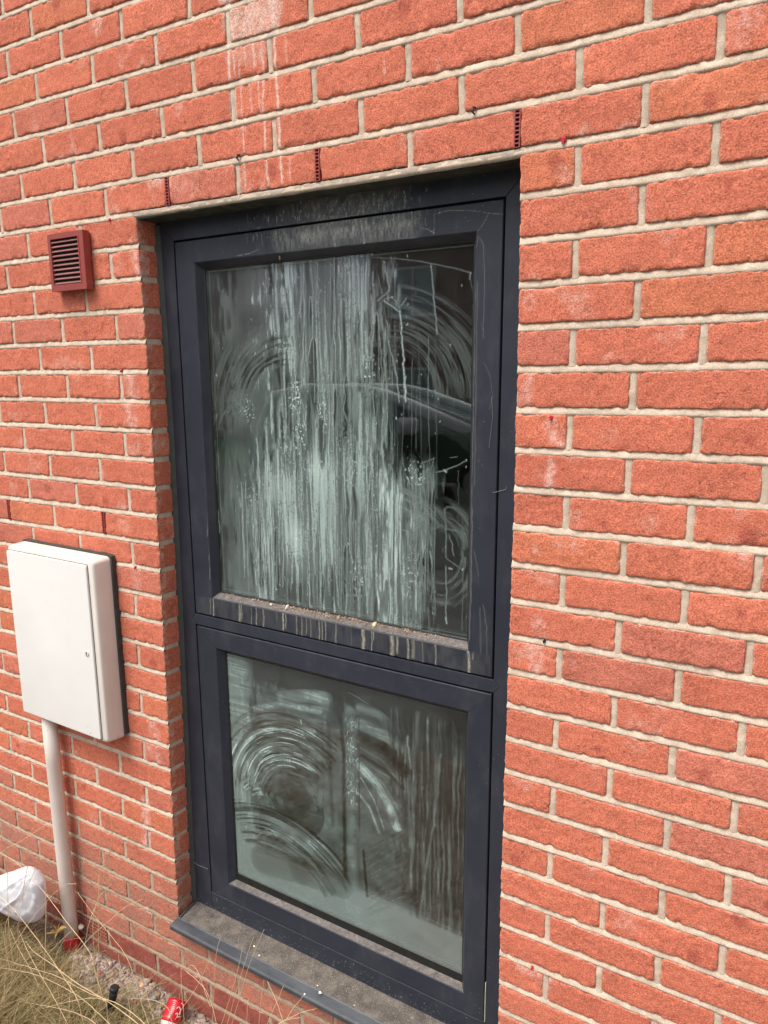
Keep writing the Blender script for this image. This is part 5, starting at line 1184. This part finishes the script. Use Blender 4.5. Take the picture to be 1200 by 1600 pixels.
# ------------------------------------------------------------ litter
def carrier_bag():
    k_ = .90; sil = [(0, 1366), (18, 1361), (28, 1354), (42, 1351), (58, 1357), (63, 1364), (70, 1378), (72, 1395), (74, 1418), (70, 1437), (58, 1441), (40, 1438), (22, 1427), (8, 1419), (0, 1415), (-30, 1409), (-62, 1412), (-95, 1402), (-100, 1388), (-64, 1380), (-30, 1374)]
    Y0 = -.130; sil = [(34+(u-34)*k_-4, 1398+(v-1398)*k_) for u, v in sil]; W3 = np.array([at(u, v, Y0) for u, v in sil]); n0 = len(W3); ctr = np.array(at(34, 1398, Y0))
    R_ = []
    for i in range(n0):
        for f in (0, .2, .4, .6, .8): R_.append(W3[i]*(1-f)+W3[(i+1) % n0]*f)
    R_ = np.array(R_); nR = len(R_); R_ = (R_+np.roll(R_, 1, 0)*.7+np.roll(R_, -1, 0)*.7)/2.4
    rings = 26; V = [ctr+np.array([0, -.05, 0])]
    for sgn, rs in ((-1, np.linspace(0, 1, rings)[1:]), (1, np.linspace(1, 0, 12)[1:-1])):
        for s_ in rs:
            q = ctr+(R_-ctr)*math.sin(s_*math.pi/2); q = q.copy(); q[:, 1] = Y0+sgn*.05*math.cos(s_*math.pi/2)
            V += list(q)
    V.append(ctr+np.array([0, .05, 0])); V = np.array(V); nr = (len(V)-2)//nR; Fc = []
    for k in range(nR): Fc.append((0, 1+(k+1) % nR, 1+k)); Fc.append((len(V)-1, 1+(nr-1)*nR+k, 1+(nr-1)*nR+(k+1) % nR))
    for r_ in range(nr-1):
        for k in range(nR): a = 1+r_*nR+k; b = 1+r_*nR+(k+1) % nR; Fc += [(a, b, b+nR), (a, b+nR, a+nR)]
    def ridge(sc, seed, q=(1, 1, 1)): return 1-np.abs(vn((V-ctr)*np.array(q), sc, seed))*2
    d = V-ctr; dn_ = d/(np.linalg.norm(d, axis=1)[:, None]+1e-6)
    V = V+dn_*(.0045*ridge(14, 3, (1, 1, .6))+.0030*ridge(32, 5, (.7, 1, 1))+.0014*ridge(75, 7))[:, None]
    pk = np.array(at(56, 1360, Y0)); dd = V-pk; an = np.arctan2(dd[:, 0], -dd[:, 2]); rr_ = np.hypot(dd[:, 0], dd[:, 2])
    cr = (1-np.abs(np.sin(an*5.5+2.2*vn(V, 9, 11))))**3-(1-np.abs(np.sin(an*9+3*vn(V, 12, 12))))**4*.6
    V[:, 1] -= .006*cr*sstep(.0, .03, rr_)*(1-.4*sstep(.1, .25, rr_)); V[:, 2] += .0015*cr
    P = V; c = ctr; Fc = np.array(Fc)
    m, tt, p = mat('white_bag_film'); cc = coords(tt)
    p.inputs['Base Color'].default_value = (.80, .80, .84, 1); p.inputs['Roughness'].default_value = .42; p.inputs['Subsurface Weight'].default_value = 0
    tr_ = N(tt, 'ShaderNodeBsdfTranslucent'); tr_.inputs[0].default_value = (.8, .8, .84, 1); ms = N(tt, 'ShaderNodeMixShader'); ms.inputs[0].default_value = .25
    L(tt, p.outputs[0], ms.inputs[1]); L(tt, tr_.outputs[0], ms.inputs[2]); L(tt, ms.outputs[0], tt.nodes['Material Output'].inputs[0])
    L(tt, bump(tt, noise(tt, coords(tt, (1, 1, .6)), 40, 5, .6), .004, .6), p.inputs['Normal'])
    o = obj('plastic_bag', P, Fc, m, None, True, None, tuple(c)); tag(o, 'white full plastic bag lying in the dry grass by the wall', 'bag')
    b = MB()   # small grey printed mark near the right edge
    return o
carrier_bag()
def can():
    right = np.array([.8495, .5275, -.0025]); up = np.array([-.105, .174, .979]); back = np.array([.517, -.8315, .203])
    d = Vector((-.24*right-.74*up+.62*back)); d.normalize()
    end = Vector(at(264, 1604, -.100)); t = thing('drink_can', 'crushed red drink can with white end lying by the wall foot', 'drink can', tuple(end))
    a = d.orthogonal().normalized(); b_ = d.cross(a)
    def ring(s_, r_, dent=0): 
        out = []
        for k in range(40):
            q = 2*math.pi*k/40; rr = r_*(1-dent*max(0, math.cos(q*1-1.0))**2*.5-dent*.25*max(0, math.sin(3*q+s_*60)))
            out.append(tuple(end-d*s_+(a*math.cos(q)+b_*math.sin(q))*rr))
        return out
    b = MB(); b.loft([ring(0.006, .0275), ring(.012, .0300), ring(.020, .0305, .05), ring(.030, .0300, .30), ring(.042, .0295, .50), ring(.052, .0300, .35), ring(.060, .0305, .1), ring(.066, .0300), ring(.070, .0260)], False, True)
    mr = plain('red_can_paint', (.50, .006, .018), .28, .05, 5); bo = b.build('can_body', mr, t, True)
    b = MB(); b.loft([ring(.0100, .0292), ring(.0062, .0280), ring(0.0, .0266), ring(-.0016, .0245), ring(-.0014, .0220), ring(.004, .0202), ring(.009, .012), ring(.011, .002)], False, True)
    b.build('can_end', plain('pale_metal', (.74, .72, .68), .35, .1, 40), t, True)
    # pale label panel and flowing white script round the side that faces out
    mwh = plain('white_print', (.80, .72, .70), .4, .05); cam_v = (Vector(CAM)-end).normalized(); q0 = math.atan2(cam_v.dot(b_), cam_v.dot(a))
    def onr(s_, q, lift=.0006):
        rr = .0303+lift
        return end-d*s_+(a*math.cos(q)+b_*math.sin(q))*rr
    b = MB()
    for pts in ([(.030, -.75), (.026, -.45), (.036, -.30), (.030, -.15)], [(.034, -.62), (.046, -.50), (.052, -.25), (.044, -.05)], [(.050, -.80), (.060, -.60), (.062, -.30)]):
        P = []
        for i in range(len(pts)-1):
            for j in range(6):
                f = j/6; P.append(onr(pts[i][0]+(pts[i+1][0]-pts[i][0])*f, q0+pts[i][1]+(pts[i+1][1]-pts[i][1])*f))
        b.tube(P, .0011, 6)
    for i in range(9):
        s_ = .020+i*.0046; b.tube([onr(s_, q0+.20+j*.045) for j in range(6)], .0007, 5)
    b.build('can_print', mwh, t)
can()
def hose():
    p0 = Vector(at(179, 1543, -.150)); p1 = Vector(at(176, 1560, -.156)); p2 = Vector(at(169, 1585, -.165)); p3 = Vector(at(162, 1612, -.18)); p4 = p3+Vector((-.01, -.01, -.05))
    t = thing('pipe_stub', 'black plastic pipe stub sticking up out of the dry grass', 'pipe stub', tuple(p4))
    b = MB(); b.tube([p4, p3, p2, p1, p0], [.0095, .0095, .0100, .0112, .0118], 18); b.build('stub', M_BLK, t, True)
    dd = (p0-p1).normalized(); b = MB(); b.tube([p0-dd*.012, p0-dd*.010, p0+dd*.001, p0+dd*.002], [.0122, .0134, .0134, .0118], 18); b.build('stub_cap', plain('black_cap', (.020, .021, .024), .3, .1), t, True)
hose()
def leafy():
    p = Vector(at(90, 1456, -.085)); b = MB()
    b.tube([p+Vector((-.03, -.02, -.005)), p, p+Vector((.022, .004, .022)), p+Vector((.040, .008, .028))], [.002, .005, .0075, .002], 8)
    for a_ in ((-.02, 0, .018), (-.012, -.02, .012), (.012, -.02, -.010), (-.022, .004, -.012), (.004, .006, .026)): b.tube([p, p+Vector(a_)*.6+Vector((0, 0, .003)), p+Vector(a_)], [.0028, .0022, .0006], 6)
    tag(b.build('dead_flower', plain('straw_orange', (.58, .38, .14), .8, .25, 90), None, True, tuple(p)), 'dried orange straw flower lying left of the pipe foot', 'dead flower')
    p = Vector(at(97, 1466, -.050)); b = MB(); b.loft([[(p.x+.028*math.cos(q)*s_, p.y+.018*math.sin(q)*s_, p.z-.012+h_) for q in [i*.6283 for i in range(10)]] for s_, h_ in ((.8, -.01), (1, .0), (.9, .014), (.5, .022))])
    tag(b.build('stone', plain('dark_stone', (.045, .05, .055), .7, .3, 80, .002, 60), None, True, tuple(p)), 'dark rounded stone against the left side of the pipe foot', 'stone')
    p = Vector(at(198, 1538, -.10)); 
    for i, (u, v, Y, s_, c_, lab) in enumerate([(222, 1540, -.075, .009, (.62, .36, .24), 'orange pebble on the rubble by the wall'), (127, 1448, -.02, .011, (.55, .46, .38), 'pale stone chip resting below the air brick'), (211, 1566, -.12, .006, (.45, .05, .05), 'small red fragment in the grass near the rubble'), (156, 1520, -.09, .007, (.50, .09, .07), 'small red brick fragment at the edge of the grass'), (240, 1560, -.06, .010, (.30, .34, .36), 'blue-grey pebble next to the drink can')]):
        P0 = at(u, v, Y); bm = bmesh.new(); bmesh.ops.create_icosphere(bm, subdivisions=2, radius=1); V = np.array([q.co[:] for q in bm.verts]); Fc = np.array([[q.index for q in f.verts] for f in bm.faces]); bm.free()
        P0[2] = max(P0[2], float(gh(P0[0], P0[1])[0])+s_*.3)
        P = V*s_*np.array([1.1, .9, .7])*(1+.3*vn(V+i*3, 1.6, 2)[:, None])+P0
        tag(obj('pebble', P, Fc, plain('pebble_%s' % ('red' if c_[1] < .1 else 'pale'), c_, .8, .2, 100), None, False, None, tuple(P0)), lab, 'pebble')
leafy()

# ------------------------------------------------------------ across the road: what the panes reflect
def car():
    cx, cy, gz = -4.95, -10.0, GZ-.06
    t = thing('parked_car', 'dark green estate car parked across the road, mirrored in the window', 'car', (cx, cy, gz))
    mp_ = plain('dark_green_paint', (.040, .095, .068), .22, .05, 3, spec=.6); mgl = plain('car_glass', (.13, .17, .19), .08, .05, spec=.9); mty = plain('tyre', (.02, .02, .02), .9); mri = plain('alloy', (.45, .45, .46), .3, .05, metal=.9); mtr = plain('silver_trim', (.80, .83, .84), .55, .05, 3)  # car glass: bluish sky reflection put into its base colour
    prof = [(-3.3, .35), (-3.32, .75), (-3.2, 1.05), (-1.6, 1.12), (1.2, 1.10), (2.05, .98), (2.32, .75), (2.34, .42), (2.1, .30), (-3.1, .28)]
    b = MB(); rings = []
    for y, s_ in ((-.90, .94), (-.86, 1), (0, 1.01), (.86, 1), (.90, .94)): rings.append([(cx+x*s_, cy+y, gz+.66+(z-.66)*s_) for x, z in prof])
    bo = b.loft(rings).build('car_body', mp_, t); bevel(bo, .04, 3, 25)
    roof = [(-3.1, 1.08), (-2.85, 1.62), (-2.0, 1.76), (-.75, 1.73), (1.25, 1.10)]
    b = MB(); rings = []
    for y, s_ in ((-.80, 0), (-.62, 1), (.62, 1), (.80, 0)):
        rings.append([(cx+x, cy+(y if z < 1.2 else y*(.80 if abs(y) > .7 else 1)), gz+z-(0 if s_ else .02)) for x, z in roof])
    bo = b.loft(rings).build('cabin_glass', mgl, t); 
    b = MB()
    for y in (-.70, .70):
        b.tube([(cx+1.25, cy+y*1.12, gz+1.10), (cx+.35, cy+y*1.02, gz+1.42), (cx-.35, cy+y*.94, gz+1.65), (cx-.8, cy+y*.93, gz+1.74), (cx-2.0, cy+y*.92, gz+1.77), (cx-2.85, cy+y*.93, gz+1.63), (cx-3.1, cy+y*1.1, gz+1.08)], [.11, .10, .09, .08, .07, .07, .07], 8)
        b.tube([(cx-1.1, cy+y*.93, gz+1.72), (cx-1.05, cy+y*1.13, gz+1.10)], .04, 6)
    b.build('roof_rail', mtr, t, True)
    b = MB(); b.loft([[(cx+x, cy+y, gz+z) for x, z in ((-2.85, 1.63), (-2.0, 1.77), (-.75, 1.74), (-.75, 1.72), (-2.0, 1.74), (-2.85, 1.60))] for y in (-.64, .64)]); b.build('roof', mp_, t)
    for y in (-1.02, 1.02):
        b = MB(); b.loft([rrect(cx+.12, cx+.42, gz+1.06, gz+1.30, .06, cy+y-.06), rrect(cx+.10, cx+.44, gz+1.04, gz+1.32, .07, cy+y+.06)]); b.build('door_mirror', mtr, t, True)
    for x in (-2.1, 1.45):
        for y in (-.86, .86):
            b = MB(); b.tube([(cx+x, cy+y-.11, gz+.33), (cx+x, cy+y+.11, gz+.33)], .33, 28); w_ = b.build('wheel', mty, t, False)
            b = MB(); b.tube([(cx+x, cy+y-.115, gz+.33), (cx+x, cy+y+.115, gz+.33)], .21, 20); b.build('rim', mri, w_)
    for y in (-.62, .62): b = MB(); b.box(cx+2.26, cx+2.36, cy+y-.18, cy+y+.18, gz+.62, gz+.78); b.build('headlight', mgl, t)
car()
def house():
    x0, x1, y0, z0, z1 = -24.0, -1.5, -17.0, GZ-.07, GZ+5.3
    t = thing('terrace_house', 'red brick house across the road with pale windows, mirrored in the window', 'house', ((x0+x1)/2, y0, z0))
    m, tt, p = mat('far_brick'); c = coords(tt); mp2 = N(tt, 'ShaderNodeMapping'); mp2.inputs['Rotation'].default_value = (math.radians(90), 0, 0); L(tt, c, mp2.inputs[0])
    br = N(tt, 'ShaderNodeTexBrick', Scale=1.0); br.inputs['Color1'].default_value = (.34, .12, .09, 1); br.inputs['Color2'].default_value = (.27, .095, .07, 1); br.inputs['Mortar'].default_value = (.30, .24, .20, 1)
    br.inputs['Brick Width'].default_value = .225; br.inputs['Row Height'].default_value = .075; br.inputs['Mortar Size'].default_value = .008; L(tt, mp2.outputs[0], br.inputs['Vector']); L(tt, br.outputs[0], p.inputs['Base Color']); p.inputs['Roughness'].default_value = .9
    b = MB(); b.box(x0, x1, y0-8, y0, z0, z1).build('wall', m, t)
    b = MB(); b.loft([[(x, y0+.4, z1), (x, y0-4, z1+2.6), (x, y0-8.4, z1)] for x in (x0-.3, x1+.3)]); b.build('roof', plain('roof_tiles', (.08, .06, .055), .8, .2, 3), t)
    mwf = plain('upvc', (.75, .75, .73), .4); mgl = plain('far_glass', (.30, .38, .42), .15, .1, spec=.8)  # far panes: pale sky reflection painted as base colour
    for i, x in enumerate((-21.5, -17.6, -9.3, -6.6, -3.2)):
        for zz in (z0+.9, z0+3.55):
            if i in (1, 3) and zz < z0+1: 
                b = MB(); b.box(x-.5, x+.5, y0, y0+.06, z0+.1, z0+2.15); b.build('door', plain('far_door', (.10, .12, .14), .5), t); continue
            b = MB(); 
            for (a0, a1, c0, c1) in ((x-.7, x+.7, zz, zz+.08), (x-.7, x+.7, zz+1.22, zz+1.3), (x-.7, x-.62, zz+.08, zz+1.22), (x+.62, x+.7, zz+.08, zz+1.22), (x-.04, x+.04, zz+.08, zz+1.22)): b.box(a0, a1, y0, y0+.07, c0, c1)
            wf = b.build('window_frame', mwf, t); b = MB(); b.box(x-.62, x+.62, y0+.005, y0+.03, zz+.08, zz+1.22); b.build('pane', mgl, wf)
house()
